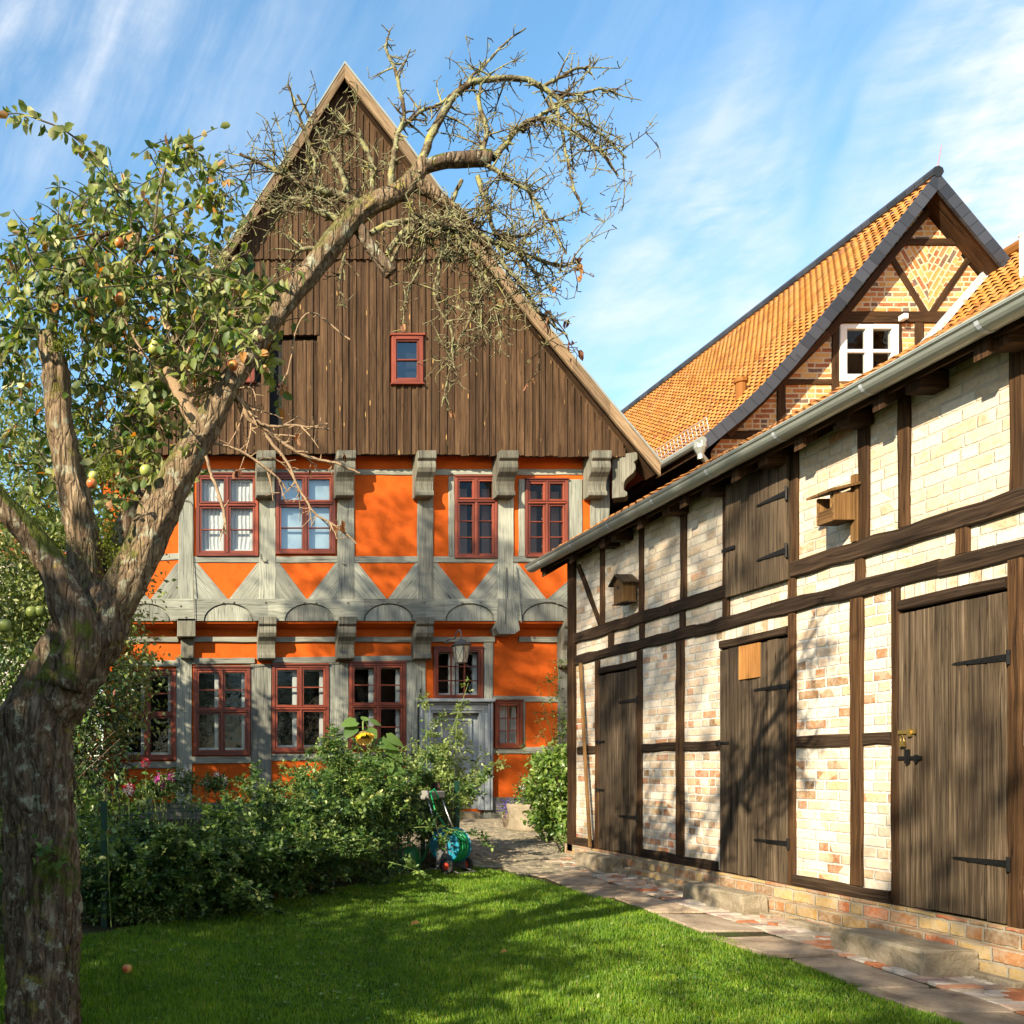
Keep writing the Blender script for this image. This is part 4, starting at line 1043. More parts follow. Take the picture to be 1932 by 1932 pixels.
d1 = shed_door(*doors[0], DB, DT-.01, 5, hz=(.83, .20), label='narrow weathered plank door')
d2 = shed_door(*doors[1], DB, DT-.01, 7, hz=(.80, .16), label='plank door with a fresh honey-coloured board patch')
d3 = shed_door(*doors[2], DB, DT-.01, 6, hz=(.80, .18), label='wide dark plank door with padlock')
# fresh board on door 2
mb = MB(); mb.box(SX-.036, SX-.022, SY(1440), SY(1401), PZ(1280, SY(1420)), PZ(1216, SY(1420)), 2); mb.build('patch_board', M['newwood'], d2)
# latches, padlock
def latch(dob, y, z, pad=False):
    mb = MB(); mb.box(SX-.034, SX-.022, y-.13, y+.02, z-.012, z+.012); mb.tube([(SX-.05, y-.02, z-.03), (SX-.05, y-.02, z+.03)], .006, 6); mb.box(SX-.05, SX-.022, y+.03, y+.045, z-.02, z+.02)
    mb.build('latch', M['iron'], dob)
latch(d2, doors[1][1]-.02, PZ(1402, doors[1][1])); latch(d1, doors[0][1]-.02, PZ(1490, doors[0][1])); latch(d1, doors[0][1]-.03, PZ(1400, doors[0][1]))
yd = doors[2][1]-.04; zd = PZ(1385, yd); mb = MB()
mb.box(SX-.05, SX-.035, yd-.045, yd-.005, zd-.09, zd-.05); mb.tube([(SX-.043, yd-.04, zd-.05), (SX-.043, yd-.04, zd-.02), (SX-.043, yd-.025, zd-.01), (SX-.043, yd-.01, zd-.02), (SX-.043, yd-.01, zd-.05)], .005, 6)
mb.build('padlock', M['brass'], d3)
mb = MB(); mb.box(SX-.032, SX-.022, yd-.12, yd+.03, zd+.0, zd+.025); mb.box(SX-.04, SX-.022, yd-.09, yd-.06, zd-.02, zd+.035); mb.build('hasp', M['brass'], d3)
zd = PZ(1430, yd); mb = MB(); mb.box(SX-.034, SX-.022, yd-.17, yd+.03, zd-.012, zd+.012); mb.box(SX-.05, SX-.022, yd-.07, yd-.05, zd-.04, zd+.06); mb.box(SX-.04, SX-.022, yd-.14, yd-.12, zd-.03, zd+.02); mb.build('latch', M['iron'], d3)
# shutter
mb = MB(); n = 8; w_ = (SH[1]-SH[0])/n
for i in range(n): mb.box(SX-.05+random.uniform(-.003, .003), SX+.03, SH[0]+w_*i+.003, SH[0]+w_*(i+1)-.003, zA0-.005, SH[3], 2)
sh = mb.build('hay_shutter', M['door_plank'], shed, bevel=.003)
for z in (3.32, 3.80):
    mb = MB(); y0 = SH[0]-.03; mb.prism([(y0+.03, z-.025), (y0+.38, z-.008), (y0+.42, z), (y0+.38, z+.008), (y0+.03, z+.025)], fs, .054, .062); mb.tube([fs(y0+.02, z-.06, .06), fs(y0+.02, z+.06, .06)], .010, 6); mb.build('hinge', M['iron'], sh)
mb = MB(); mb.box(SX-.066, SX-.055, SH[1]-.16, SH[1]+.03, 3.50, 3.53); mb.build('latch', M['iron'], sh)
# plinth
mb = MB()
def pq(mb, x, a, b, z0, z1, xo=0): 
    q = [(b, z0), (a, z0), (a, z1), (b, z1)]; mb.face([(x, h, v) for h, v in q], [(-h, v) for h, v in q])
for (x0, z0_, z1_) in ((SX-.05, 0, .505), (SX-.13, 0, .38)):
    pq(mb, x0, y_near, y_far+.05 if x0 > 5.2 else 10.4, 0, z1_)
    ye = y_far+.05 if x0 > 5.2 else 10.4
    q = [(x0, y_near), (x0, ye), (SX+.3, ye), (SX+.3, y_near)]
    mb.face([(a, b, z1_) for a, b in q], [(-b, a) for a, b in q])
    mb.face([(x0, ye, 0), (SX+.3, ye, 0), (SX+.3, ye, z1_), (x0, ye, z1_)], [(0, 0), (.4, 0), (.4, z1_), (0, z1_)])
pl_ = mb.build('plinth', M['plinth'], shed, weld=False)
# roof, eaves and gutter
GXE = 5.02; ZE = 4.215; TP = .585
mb = MB()
def slope(d, dz=0): return (GXE+d, ZE+.03+TP*d+dz)
a_, b_ = slope(-.03), slope(1.35); c_, e_ = slope(1.35, -.14), slope(-.03, -.10)
def profY(mb, poly, y0, y1): mb.prism(poly, lambda h, v, d: (h, d, v), y0, y1)
YV = y_far+.42
profY(mb, [e_, c_, (8.0, 4.2), (8.0, 4.3), b_, a_], 2.2, YV)
mb.build('roof_deck', M['shed_timber'], shed)
def pantiles(name, prof, y0, y1, mat, parent, row=.33, colw=.22, amp=.028, step=.035, ns=7, side=1):
    """prof: (x,z) from eave to ridge; extruded along Y"""
    pts = np.array(prof, float); seg = np.linalg.norm(np.diff(pts, axis=0), axis=1); L = np.concatenate([[0], np.cumsum(seg)])
    nr = int(math.ceil(L[-1]/row)); nc = int(math.ceil((y1-y0)/colw)); VV = []; FF = []; RR = []; base = 0
    tt = np.linspace(0, 1, ns); yw = np.where(tt < .72, np.sin(tt/.72*np.pi)*1.0, -.35*np.sin((tt-.72)/.28*np.pi))
    for r_ in range(nr):
        s0, s1 = r_*row-.02, min((r_+1)*row+.015, L[-1]); 
        q = []
        s1 = min((r_+1)*row+.04, L[-1]) if r_ < nr-1 else L[-1]
        for s_ in (s0, s0+.03, s1):
            x_ = np.interp(s_, L, pts[:, 0]); z_ = np.interp(s_, L, pts[:, 1])
            if s_ < 0: dv = pts[1]-pts[0]; dv = dv/np.linalg.norm(dv); x_, z_ = pts[0]+dv*s_
            i = min(max(np.searchsorted(L, s_+.001)-1, 0), len(seg)-1); dv = (pts[i+1]-pts[i])/seg[i]; nn = np.array([-dv[1], dv[0]])*side
            q.append((x_, z_, nn))
        for c_i in range(nc):
            rv = random.random(); lift = random.uniform(0, .006); yj = random.uniform(-.004, .004)
            for ring_i, ((x_, z_, nn), h) in enumerate(zip(q, (step*.35+lift, step*.35+lift, -.018))):
                for t_, wv in zip(tt, yw):
                    hh = h+(amp*1.45 if ring_i < 2 else amp*.8)*wv
                    VV.append((x_+nn[0]*hh, y0+(c_i+t_)*colw+yj, z_+nn[1]*hh)); RR.append(rv)
            for l in range(2):
                for k in range(ns-1):
                    a = base+l*ns+k; FF.append((a, a+1, a+ns+1, a+ns))
            base += 3*ns
    return npmesh(name, np.array(VV), np.array(FF), mat, parent, RR, smooth=False)
pantiles('roof_tiles', [slope(0, .01), slope(1.35, .01)], 2.2, YV+.02, M['tile'], shed, side=1, row=.2, colw=.17, amp=.015, step=.014)
# soffit boards + rafters
mb = MB(); y = 2.4
while y < YV-.05:
    mb.prism([slope(.04, -.25), slope(.04, -.13), slope(.45, -.13), slope(.45, -.25)], lambda h, v, d: (h, d, v), y, y+.10); y += .82
    mb.build('rafter', M['shed_timber'], shed); mb = MB()
mb = MB(); mb.box(GXE+.06, GXE+.085, 2.2, YV-.01, ZE-.10, ZE+.035, 1); mb.build('fascia', M['shed_timber'], shed)
# tie-beam ends
mb = MB(); 
for px0 in (1140, 1165, 1265, 1340, 1450, 1600, 1735, 1900):
    Yt = F*5.15/(px0-CX)
    mb = MB(); mb.box(SX-.20, SX+.0, Yt-.07, Yt+.07, 4.05, 4.17, 0); mb.build('tie_beam_end', M['shed_timber'], shed, bevel=.01)
# gutter
mb = MB(); gx_, gz0 = GXE-.03, ZE-.01; r_ = .084; NN = 12
ring = [(gx_+r_*math.cos(math.pi+math.pi*k/NN), gz0+r_*math.sin(math.pi+math.pi*k/NN)) for k in range(NN+1)]
ring = [(gx_-r_-.010, gz0+.006), (gx_-r_-.012, gz0-.010)]+ring[1:]
inn = [(gx_+(r_-.006)*math.cos(2*math.pi-math.pi*k/NN), gz0+(r_-.006)*math.sin(2*math.pi-math.pi*k/NN)+.0) for k in range(NN+1)]
loop = ring+inn
y0, y1 = 2.2, YV+.06
for i in range(len(loop)):
    a, b = loop[i], loop[(i+1) % len(loop)]
    mb.face([(a[0], y0, a[1]), (b[0], y0, b[1]), (b[0], y1, b[1]), (a[0], y1, a[1])])
mb.face([(a[0], y1-.001, a[1]) for a in ring]); 
gut = mb.build('gutter', M['zinc'], shed, weld=True)
mb = MB()
mb.tube([(gx_-r_-.006, y0, gz0+.004), (gx_-r_-.006, y1, gz0+.004)], .010, 8); mb.build('gutter_bead', M['zinc'], gut, smooth=True)
for k in range(11):
    yb = YV-.35-k*.93
    mb = MB(); rr = r_+.004
    pts = [(gx_+rr*math.cos(math.pi*.95+math.pi*1.05*i/10), yb, gz0+rr*math.sin(math.pi*.95+math.pi*1.05*i/10)) for i in range(11)]
    for i in range(10):
        a, b = pts[i], pts[i+1]; mb.face([(a[0], yb-.015, a[2]), (b[0], yb-.015, b[2]), (b[0], yb+.015, b[2]), (a[0], yb+.015, a[2])])
    mb.face([(pts[0][0], yb-.015, pts[0][2]), (pts[0][0]+.03, yb-.015, pts[0][2]+.02), (pts[0][0]+.03, yb+.015, pts[0][2]+.02), (pts[0][0], yb+.015, pts[0][2])])
    mb.build('gutter_bracket', M['lightzinc'], gut, weld=False)
# door steps (stone blocks)
def stepstone(pxa, pxb, ya_, yb_, top, lab, out=.36):
    mb = MB(); mb.box(SX-.135-out, SX-.135, ya_, yb_, gz(ya_)-.05, top); o = mb.build('stone_step', M['step'], None, bevel=.02); tag(o, lab, 'step')
    bm = bmesh.new(); bm.from_mesh(o.data); bmesh.ops.subdivide_edges(bm, edges=bm.edges[:], cuts=3, use_grid_fill=True)
    for v in bm.verts: v.co += Vector([random.uniform(-.006, .006) for _ in range(3)])
    bm.to_mesh(o.data); bm.free(); return o
stepstone(0, 0, doors[0][0]+.05, doors[0][1]-.1, gz(10.6)+.17, 'small sandstone step below the farthest plank door', .22)
stepstone(0, 0, doors[1][0]+.05, doors[1][1]-.0, gz(8)+.17, 'pale stone step below the door with the honey-coloured board', .24)
stepstone(0, 0, doors[2][0]+.05, doors[2][1]+.03, gz(6)+.16, 'big rough grey stone block below the padlocked door', .36)
# rubble footing
mb = MB()
for k in range(16):
    y = 3+k*.52+random.uniform(-.1, .1); mb.box(SX-.20-random.uniform(0, .05), SX-.12, y, y+random.uniform(.3, .5), gz(y)-.05, gz(y)+random.uniform(.03, .07)); mb.build('footing_stone', M['step'], shed, bevel=.012); mb = MB()
# leaning lath
mb = MB(); ya, yb_ = SY(1101), SY(1128)
mb.tube([fs(SY(1102), PZ(1252, SY(1102)), .045), fs(SY(1114), PZ(1420, SY(1114)), .07), fs(SY(1129)+.02, .53, .09)], .022, 7)
tag(mb.build('wooden_pole', M['boxwood']), 'thin brown wooden pole leaning between corner post and first door', 'pole')
# nest boxes
def nestbox1():
    px0, px1, py0, py1 = 1177, 1219, 1083, 1138; Yc = SY(1198); s = 1
    zc0, zc1 = PZ(1137, Yc), PZ(1100, Yc); e = empty('nest_box', fs(Yc, zc0, .03), 'small brown bird box with pitched roof on the upper shed wall', 'bird box', )
    w_ = .21; d = .15; mb = MB()
    mb.box(SX-.04-d, SX-.04, Yc-w_/2, Yc+w_/2, zc0, zc1, 2); 
    mb.prism([(Yc-w_/2, zc1), (Yc+w_/2, zc1), (Yc, zc1+.07)], fs, .04, .04+d); mb.build('box_body', M['boxwood'], e, bevel=.004)
    mb = MB()
    for s in (-1, 1):
        mb.prism([(Yc+s*(w_/2+.04), zc1-.02), (Yc, zc1+.085), (Yc, zc1+.10), (Yc+s*(w_/2+.045), zc1-.005)], fs, .03, .08+d)
    mb.build('box_roof', M['door_plank'], e)
    mb = MB(); mb.lathe([(0, -.003), (.02, -.003)], (SX-.04-d-.0005, Yc, zc1-.05), 14, 'x'); mb.build('entrance_hole', M['dark'], e)
    mb = MB(); mb.box(SX-.045-d, SX-.03, Yc-.13, Yc+.13, zc0-.012, zc0-.001); mb.build('box_floor', M['door_plank'], e)
nestbox1()
Yc = SY(1622); z0_, z1_ = PZ(987, Yc)+.0, PZ(925, Yc)
e = empty('nest_box', fs(Yc, z0_, .03), 'open-fronted light brown nest box with sloping lid high on the shed wall', 'bird box')
mb = MB(); d = .16; y0, y1 = Yc-.02, Yc+.17
z0_ += .02; z1_ -= .02
mb.box(SX-.05-d, SX-.05, y0, y0+.02, z0_, z1_, 1); mb.box(SX-.05-d, SX-.05, y1-.02, y1, z0_, z1_, 1)
mb.box(SX-.05-d, SX-.05, y0+.02, y1-.02, z0_, z0_+.02, 1); mb.box(SX-.05-d, SX-.05-d+.018, y0+.02, y1-.02, z0_+.02, z0_+.10, 1); mb.box(SX-.07, SX-.05, y0+.02, y1-.02, z0_+.02, z1_, 1)
mb.box(SX-.05-d, SX-.05-d+.018, y0+.02, y0+.045, z0_+.10, z1_, 1)
mb.build('box_body', M['boxwood'], e, bevel=.003)
mb = MB(); mb.prism([(SX-.10-d, z1_+.0), (SX-.03, z1_+.055), (SX-.03, z1_+.075), (SX-.10-d, z1_+.02)], lambda h, v, dd: (h, dd, v), y0-.03, y1+.04); mb.build('lid', M['boxwood'], e)
mb = MB(); mb.box(SX-.048, SX-.026, Yc-.02, Yc+.03, z0_-.16, z1_+.14, 2); mb.build('mounting_batten', M['boxwood'], e)

# ================================================================== BRICK GABLE BUILDING
YG = 16.83; YV2 = 16.42
gb = empty('brick_gable_house', (13, YG, .5), 'brick and timber house with steep orange tile roof and white gable window', 'house')
fg = hf(YG)
vl = [(1330, 826), (1400, 768), (1440, 730), (1500, 662), (1600, 540), (1690, 428), (1768, 330)]
vr = [(1768, 330), (1895, 482), (2060, 690)]
PL = [(PX(a, YV2), PZ(b, YV2)) for a, b in vl]; PR = [(PX(a, YV2), PZ(b, YV2)) for a, b in vr]
wallpoly = [(PL[0][0]+.35, .4), (PR[-1][0]-.3, .4), (PR[-1][0]-.3, PR[-1][1]-.1)]+[(x_, z_-.28) for x_, z_ in PR[::-1][1:]]+[(x_, z_-.28) for x_, z_ in PL[::-1][1:]][:-1]+[(PL[0][0]+.35, PL[0][1]-.1)]
WG = R4(1582, 1692, 614, 721, YG)
mb = MB()
# fan the wall in vertical strips so the window stays open
xs = sorted({p[0] for p in wallpoly} | {WG[0]+.05, WG[1]-.05}); xtop = sorted({(p[0], p[1]) for p in wallpoly if p[1] > .5})
tx = [p[0] for p in xtop]; tz = [p[1] for p in xtop]
for a, b in zip(xs[:-1], xs[1:]):
    ta, tb = np.interp(a, tx, tz), np.interp(b, tx, tz); cm = (a+b)/2
    if WG[0] < cm < WG[1]:
        for q in ([(a, .4), (b, .4), (b, WG[2]+.05), (a, WG[2]+.05)], [(a, WG[3]-.05), (b, WG[3]-.05), (b, tb), (a, ta)]): mb.face([fg(*p_, 0) for p_ in q], q)
    else:
        q = [(a, .4), (b, .4), (b, tb), (a, ta)]; mb.face([fg(*p_, 0) for p_ in q], q)
mb.build('wall', M['gable_brick'], gb, weld=False)
mb = MB(); mb.box(PL[0][0]+.35, PL[0][0]+.6, YG+.01, 36, .4, PL[0][1]-.12); mb.build('side_wall', M['shed_timber'], gb)
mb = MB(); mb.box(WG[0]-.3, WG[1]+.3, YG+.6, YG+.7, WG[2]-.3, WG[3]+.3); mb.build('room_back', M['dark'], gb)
# herringbone triangle
for s_ in (-1, 1):
    tr_ = [hv(YG, 1751, 462), hv(YG, 1688 if s_ < 0 else 1822, 465), hv(YG, 1751, 590)]
    a_ = R(-60)*s_; ca, sa = math.cos(a_), math.sin(a_); mb = MB()
    mb.face([fg(h, v, .006) for h, v in tr_], [(h*ca-v*sa, h*sa+v*ca) for h, v in tr_]); mb.build('patterned_infill', M['gable_brick'], gb, weld=False)
def GT(name, p, q, wpx, d=.03, bend=0): 
    mb = MB(); mb.timber(fg, hv(YG, *p), hv(YG, *q), wpx*YG/F, -.05, d, .005); return mb.build(name, M['clad'] if False else M['shed_timber'], gb)
GT('collar_beam', (1700, 458), (1822, 457), 13); GT('brace', (1677, 480), (1745, 590), 11, .026); GT('brace', (1834, 478), (1757, 590), 11, .026)
GT('tie_beam', (1568, 599), (1830, 599), 21, .035); GT('post', (1575, 860), (1575, 610), 13, .032); GT('post', (1697, 760), (1697, 610), 6, .03); GT('post', (1733, 760), (1733, 610), 16, .032)
GT('rail', (1470, 721), (1568, 721), 10); GT('post', (1473, 830), (1473, 726), 16, .032); GT('rail', (1350, 821), (1570, 821), 16, .034)
GT('rafter', (1762, 372), (1905, 548), 15, .06); GT('rafter', (1765, 380), (1560, 632), 13, .06); GT('rafter', (1560, 632), (1370, 822), 13, .06)
mb = MB()
for q in ([(PL[i][0], PL[i][1]) for i in range(len(PL))], [(a, b) for a, b in PR]):
    for i in range(len(q)-1):
        a, b = Vector(q[i]), Vector(q[i+1]); tg = (b-a).normalized()
        vt = lambda k: Vector((0, -.17/max(.3, abs((Vector(q[min(k+1, len(q)-1)])-Vector(q[max(k-1, 0)])).normalized().x)))); ang = math.atan2(tg.y, tg.x)-math.pi/2; ca, sa = math.cos(-ang), math.sin(-ang)
        L0 = (Vector(q[i])-Vector(q[0])).length
        mb.prism([tuple(a+Vector((0, .05))), tuple(b+Vector((0, .05))), tuple(b+vt(i+1)), tuple(a+vt(i))], hf(YV2), -.03, .02, uvf=lambda h, v, ca=ca, sa=sa: (h*ca-v*sa, h*sa+v*ca), off=(1, 1))
mb.build('slate_verge', M['slate'], gb)
mb = MB()
for q in (PL, PR):
    for i in range(len(q)-1):
        a, b = q[i], q[i+1]; mb.prism([(a[0], a[1]-.08), (b[0], b[1]-.08), (b[0], b[1]-.22), (a[0], a[1]-.22)], hf(YV2+.03), -20, 0)
mb.build('roof_deck', M['shed_timber'], gb)
pantiles('roof_tiles', PL, YV2+.04, 36, M['tile'], gb, row=.18, colw=.165, amp=.022, step=.022, ns=6)
mb = MB(); mb.tube([(PL[-1][0], YV2-.03, PL[-1][1]+.05), (PL[-1][0], 36, PL[-1][1]+.05)], .10, 8); mb.build('ridge_cap', M['slate'], gb)
# window
mb = MB(); h0, h1, v0, v1 = WG; 
def wbar(a, b, c, d, z0=-.05, z1=.05): mb.box(a, b, YG-z1, YG-z0, c, d)
wbar(h0, h0+.12, v0, v1); wbar(h1-.12, h1, v0, v1); wbar(h0+.12, h1-.12, v1-.08, v1); wbar(h0+.12, h1-.12, v0, v0+.13)
GW = mb.build('window', M['white'], gb, bevel=.005); mb = MB(); hm = (h0+h1)/2; vm = (v0+v1)/2+.04
wbar(hm-.065, hm+.065, v0+.13, v1-.08, -.03, .045); wbar(h0+.12, hm-.065, vm-.03, vm+.03, -.03, .035); wbar(hm+.065, h1-.12, vm-.03, vm+.03, -.03, .035); mb.build('glazing_bar', M['white'], GW, bevel=.004)
mb = MB(); mb.face([(h0+.1, YG, v0+.1), (h1-.1, YG, v0+.1), (h1-.1, YG, v1-.06), (h0+.1, YG, v1-.06)]); mb.build('pane', M['glass'], GW, weld=False)
mb = MB(); c_ = P(1696, 604, YG); mb.box(c_.x-.045, c_.x+.045, YG-.17, YG-.035, c_.z-.05, c_.z+.05); tag(mb.build('floodlight', M['white'], None, bevel=.01), 'small white outdoor light above the white gable window', 'light')
# eaves gutter and downpipe of that house
mb = MB(); ex, ez = PL[0][0]-.07, PL[0][1]-.06
mb.tube([(ex, YV2-.05, ez), (ex, 34, ez)], .075, 10); mb.tube([(ex+.02, YV2+.05, ez-.05), (ex+.02, YV2+.05, ez-.22), (ex+.22, YV2+.15, ez-.36), (ex+.9, YV2+.2, ez-.40)], .05, 10)
mb.lathe([(.05, -.30), (.05, -.22), (.11, -.10), (.11, 0)], (ex+.02, YV2+.05, ez), 10); mb.build('gutter', M['zinc'], gb)
# snow guard
mb = MB()
for k in range(26):
    y = YV2+.3+k*.12; xg, zg = PL[0][0]+.25, PL[0][1]+.22; mb.tube([(xg, y, zg), (xg-.05, y, zg+.26)], .007, 4)
for dz in (.05, .15, .25): mb.tube([(PL[0][0]+.25-.01-dz*.19, YV2+.3, PL[0][1]+.22+dz), (PL[0][0]+.25-.01-dz*.19, YV2+3.4, PL[0][1]+.22+dz)], .008, 4)
mb.build('snow_guard', M['lightzinc'], gb)
mb = MB(); cc = P(1398, 735, 17.3); mb.lathe([(.09, -.25), (.09, .12), (.12, .13), (.12, .2), (.06, .2)], cc, 10); mb.build('vent_tile', M['tile'], gb)
mb = MB(); a = Vector((PL[-1][0], YV2, PL[-1][1]+.1)); mb.tube([a, a+Vector((.08, 0, .42))], .006, 5); mb.build('lightning_rod', simple('red_rod', (.5, .12, .10)), gb)
# wing with tiled roof in front, right
wing = empty('tiled_wing', (16, 11, .4), 'side wing with orange pantile roof meeting the brick gable at right', 'building')
rX, rZ = PX(1884, YG), PZ(494, YG)
eX = rX-4.6; eZ = rZ-4.6*1.14
pantiles('roof_tiles', [(eX, eZ), (rX, rZ)], 5.0, YG-.06, M['tile'], wing, row=.18, colw=.165, amp=.022, step=.022, ns=6)
mb = MB(); mb.prism([(eX, eZ-.1), (rX, rZ-.1), (rX+4.6, eZ-.1), (rX+4.3, .4), (eX+.3, .4)], lambda h, v, d: (h, d, v), 5.0, YG-.05); mb.build('wall', M['gable_brick'], wing)
mb = MB(); mb.tube([(rX, 5, rZ+.04), (rX, YG-.05, rZ+.04)], .12, 8); mb.build('ridge_cap', M['tile'], wing)
mb = MB()
for off, ww, dd in ((.05, .13, .02), (.06, .04, .05)):
    u = Vector((1, 1.14)).normalized(); nn = Vector((-u.y, u.x)); a = Vector((eX, eZ))+nn*.04+nn*(-off); b = Vector((rX, rZ))+nn*.04+nn*(-off)
    mb.prism([tuple(a), tuple(b), tuple(b+nn*ww), tuple(a+nn*ww)], hf(YG-.035), 0, dd+.03)
mb.build('flashing', M['lightzinc'], wing)
chm = MB(); Yq = 15.4; cq = P(1931, 470, Yq); chm.lathe([(.055, -.5), (.055, .22), (.07, .22), (.07, .26), (0, .26)], cq, 12); chm.build('vent_pipe', M['white'], wing)
# pale house far left behind the trees
nb_ = empty('white_house', (-6, 30, .6), 'white rendered house far behind the trees at the left edge', 'house')
mb = MB(); mb.box(-14, -3.4, 30, 38, .3, 8.5); mb.build('wall', M['white'], nb_)
mb = MB(); mb.prism([(-14.4, 8.3), (-3.0, 8.3), (-8.7, 13)], lambda h, v, d: (h, d, v), 29.6, 38.4); mb.build('roof', M['tile_old'], nb_)
for wx in (-4.9, -6.9):
    for wz in (2, 5): mb = MB(); mb.box(wx, wx+.9, 29.96, 30.02, wz, wz+1.3); mb.build('window', M['dark'], nb_)
# ================================================================== APPLE TREE
TY = 4.6
BP = P(80, 1985, TY); apple = empty('apple_tree', (BP.x, TY, gz(TY)), 'old gnarled apple tree with leafy left crown and bare lichen-covered right branches', 'tree')
def TP_(pts, dy=0): return [(*P(a, b, TY+(c_[0] if c_ else 0)+dy), w_*(.5 if w_ < 18 else .44)*TY/F) for a, b, w_, *c_ in pts]
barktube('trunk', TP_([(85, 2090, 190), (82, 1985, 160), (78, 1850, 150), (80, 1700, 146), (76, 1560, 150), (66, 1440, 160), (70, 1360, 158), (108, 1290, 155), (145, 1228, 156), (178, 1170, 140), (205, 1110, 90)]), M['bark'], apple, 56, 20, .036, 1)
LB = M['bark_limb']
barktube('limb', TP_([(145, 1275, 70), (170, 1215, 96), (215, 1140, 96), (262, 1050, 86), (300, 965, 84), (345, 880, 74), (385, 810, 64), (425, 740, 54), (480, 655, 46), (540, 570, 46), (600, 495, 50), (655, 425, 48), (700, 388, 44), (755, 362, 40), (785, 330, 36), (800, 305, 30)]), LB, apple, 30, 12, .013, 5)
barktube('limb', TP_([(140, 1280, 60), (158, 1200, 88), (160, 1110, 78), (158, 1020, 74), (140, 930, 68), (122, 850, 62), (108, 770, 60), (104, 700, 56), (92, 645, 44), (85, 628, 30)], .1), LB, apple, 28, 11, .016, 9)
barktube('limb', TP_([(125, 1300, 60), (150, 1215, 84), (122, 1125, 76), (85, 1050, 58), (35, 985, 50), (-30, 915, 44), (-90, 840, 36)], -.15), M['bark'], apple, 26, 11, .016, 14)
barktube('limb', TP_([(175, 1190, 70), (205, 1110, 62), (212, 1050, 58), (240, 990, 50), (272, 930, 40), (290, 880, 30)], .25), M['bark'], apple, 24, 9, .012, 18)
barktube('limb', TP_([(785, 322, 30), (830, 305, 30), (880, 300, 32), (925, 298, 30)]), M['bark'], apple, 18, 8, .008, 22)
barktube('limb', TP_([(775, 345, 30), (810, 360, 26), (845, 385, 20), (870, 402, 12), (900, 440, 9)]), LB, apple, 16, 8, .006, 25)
barktube('limb', TP_([(675, 425, 26), (700, 465, 24), (735, 512, 28), (738, 516, 20)]), M['bark'], apple, 16, 6, .006, 27)
barktube('limb', TP_([(385, 815, 44), (355, 775, 30), (335, 735, 26), (318, 705, 20), (312, 695, 12)]), M['palewig'], apple, 16, 7, .006, 31)
barktube('limb', TP_([(255, 480, 14), (300, 470, 18), (350, 480, 16), (400, 520, 14), (425, 545, 10)], .5), M['bark'], apple, 14, 6, .005, 33)
barktube('limb', TP_([(95, 640, 30), (110, 560, 18), (150, 500, 14), (200, 440, 10), (250, 470, 14), (265, 420, 12)], .3), M['bark'], apple, 14, 6, .005, 35)
# ---- bare lichen twigs
TW = []
def walk(p, d, L, r0, r1, curl=.25, grav=-.05, n=None):
    n = n or max(3, int(L/.035)); pts = []; p = np.array(p, float); d = norm(np.array(d, float)); c = rng.normal(0, 1, 3)*.5
    for i in range(n+1):
        pts.append((*p, r0+(r1-r0)*i/n)); c = .75*c+rng.normal(0, 1, 3)*.55
        d = norm(d+c*curl*.45+np.array([0, 0, grav])); p = p+d*L/n
    return np.array(pts)
def spurs(path, k, out, lo=.02, hi=.07):
    for _ in range(k):
        i = rng.integers(1, len(path)); b = path[i]; d = rng.normal(0, 1, 3)*np.array([1, .7, 1])
        L = rng.uniform(lo, hi); q = walk(b[:3], d, L, max(.0022, b[3]*.7), .0015, .7, .03, 3)
        q[-1, 3] = .0024; out.append(q)
def ramify(path, nch, Lc, out, lvl=1, grav=-.05, spread=1.0, seg=(.1, 1)):
    for _ in range(nch):
        i = int(rng.uniform(*seg)*(len(path)-1)); b = path[i]; tg = norm(path[min(i+1, len(path)-1), :3]-path[max(i-1, 0), :3])
        d = tg*.5+rng.normal(0, 1, 3)*np.array([1, .75, 1])*spread*.8
        L = Lc*rng.uniform(.5, 1.25); r0 = min(b[3]*.7, .0052 if lvl > 1 else .0062)
        q = walk(b[:3], d, L, r0, .0017, .27, grav); out.append(q)
        spurs(q, max(1, int(L/.03)), out)
        if lvl > 1: ramify(q, rng.integers(2, 5), Lc*.5, out, lvl-1, grav)
def arch(pts, nch, Lc, lvl=2, grav=-.04, spread=1.0, dy=0, out=None, seg=(.1, 1), spd=1):
    out = TW if out is None else out
    p = smoothpath(TP_(pts, dy), 7); p[:, :3] += np.cumsum(rng.normal(0, .0022, (len(p), 3)), 0)
    out.append(p); ramify(p, int(nch*1.4+.5), Lc, out, lvl, grav, spread, seg); spurs(p, int(len(p)*.5*spd), out)
arch([(780, 340, 22), (795, 300, 20), (815, 250, 17), (842, 205, 15), (870, 172, 13), (905, 155, 12), (950, 148, 11), (1000, 155, 10), (1040, 178, 9), (1070, 205, 8), (1100, 235, 6), (1140, 260, 5), (1180, 300, 4)], 11, .24, 2)
arch([(1020, 165, 8), (1060, 140, 6), (1090, 125, 5), (1110, 120, 4)], 4, .14, 1)
arch([(1045, 182, 7), (1090, 178, 6), (1135, 170, 5), (1165, 180, 4)], 4, .12, 1)
arch([(1038, 180, 6), (1058, 230, 6), (1070, 290, 5.5), (1075, 330, 5), (1085, 370, 4.5), (1098, 405, 3.5)], 4, .10, 1, -.08)
arch([(862, 180, 6), (885, 150, 6), (920, 115, 5), (955, 80, 4), (988, 52, 3)], 1, .05, 1, 0, spd=.4)
arch([(735, 370, 16), (738, 320, 13), (745, 270, 10), (752, 230, 8), (745, 180, 7), (735, 130, 6), (722, 90, 5), (728, 55, 3.5)], 6, .13, 1, .02, .8)
arch([(745, 255, 8), (790, 215, 7), (830, 200, 6), (850, 185, 5)], 5, .16, 1)
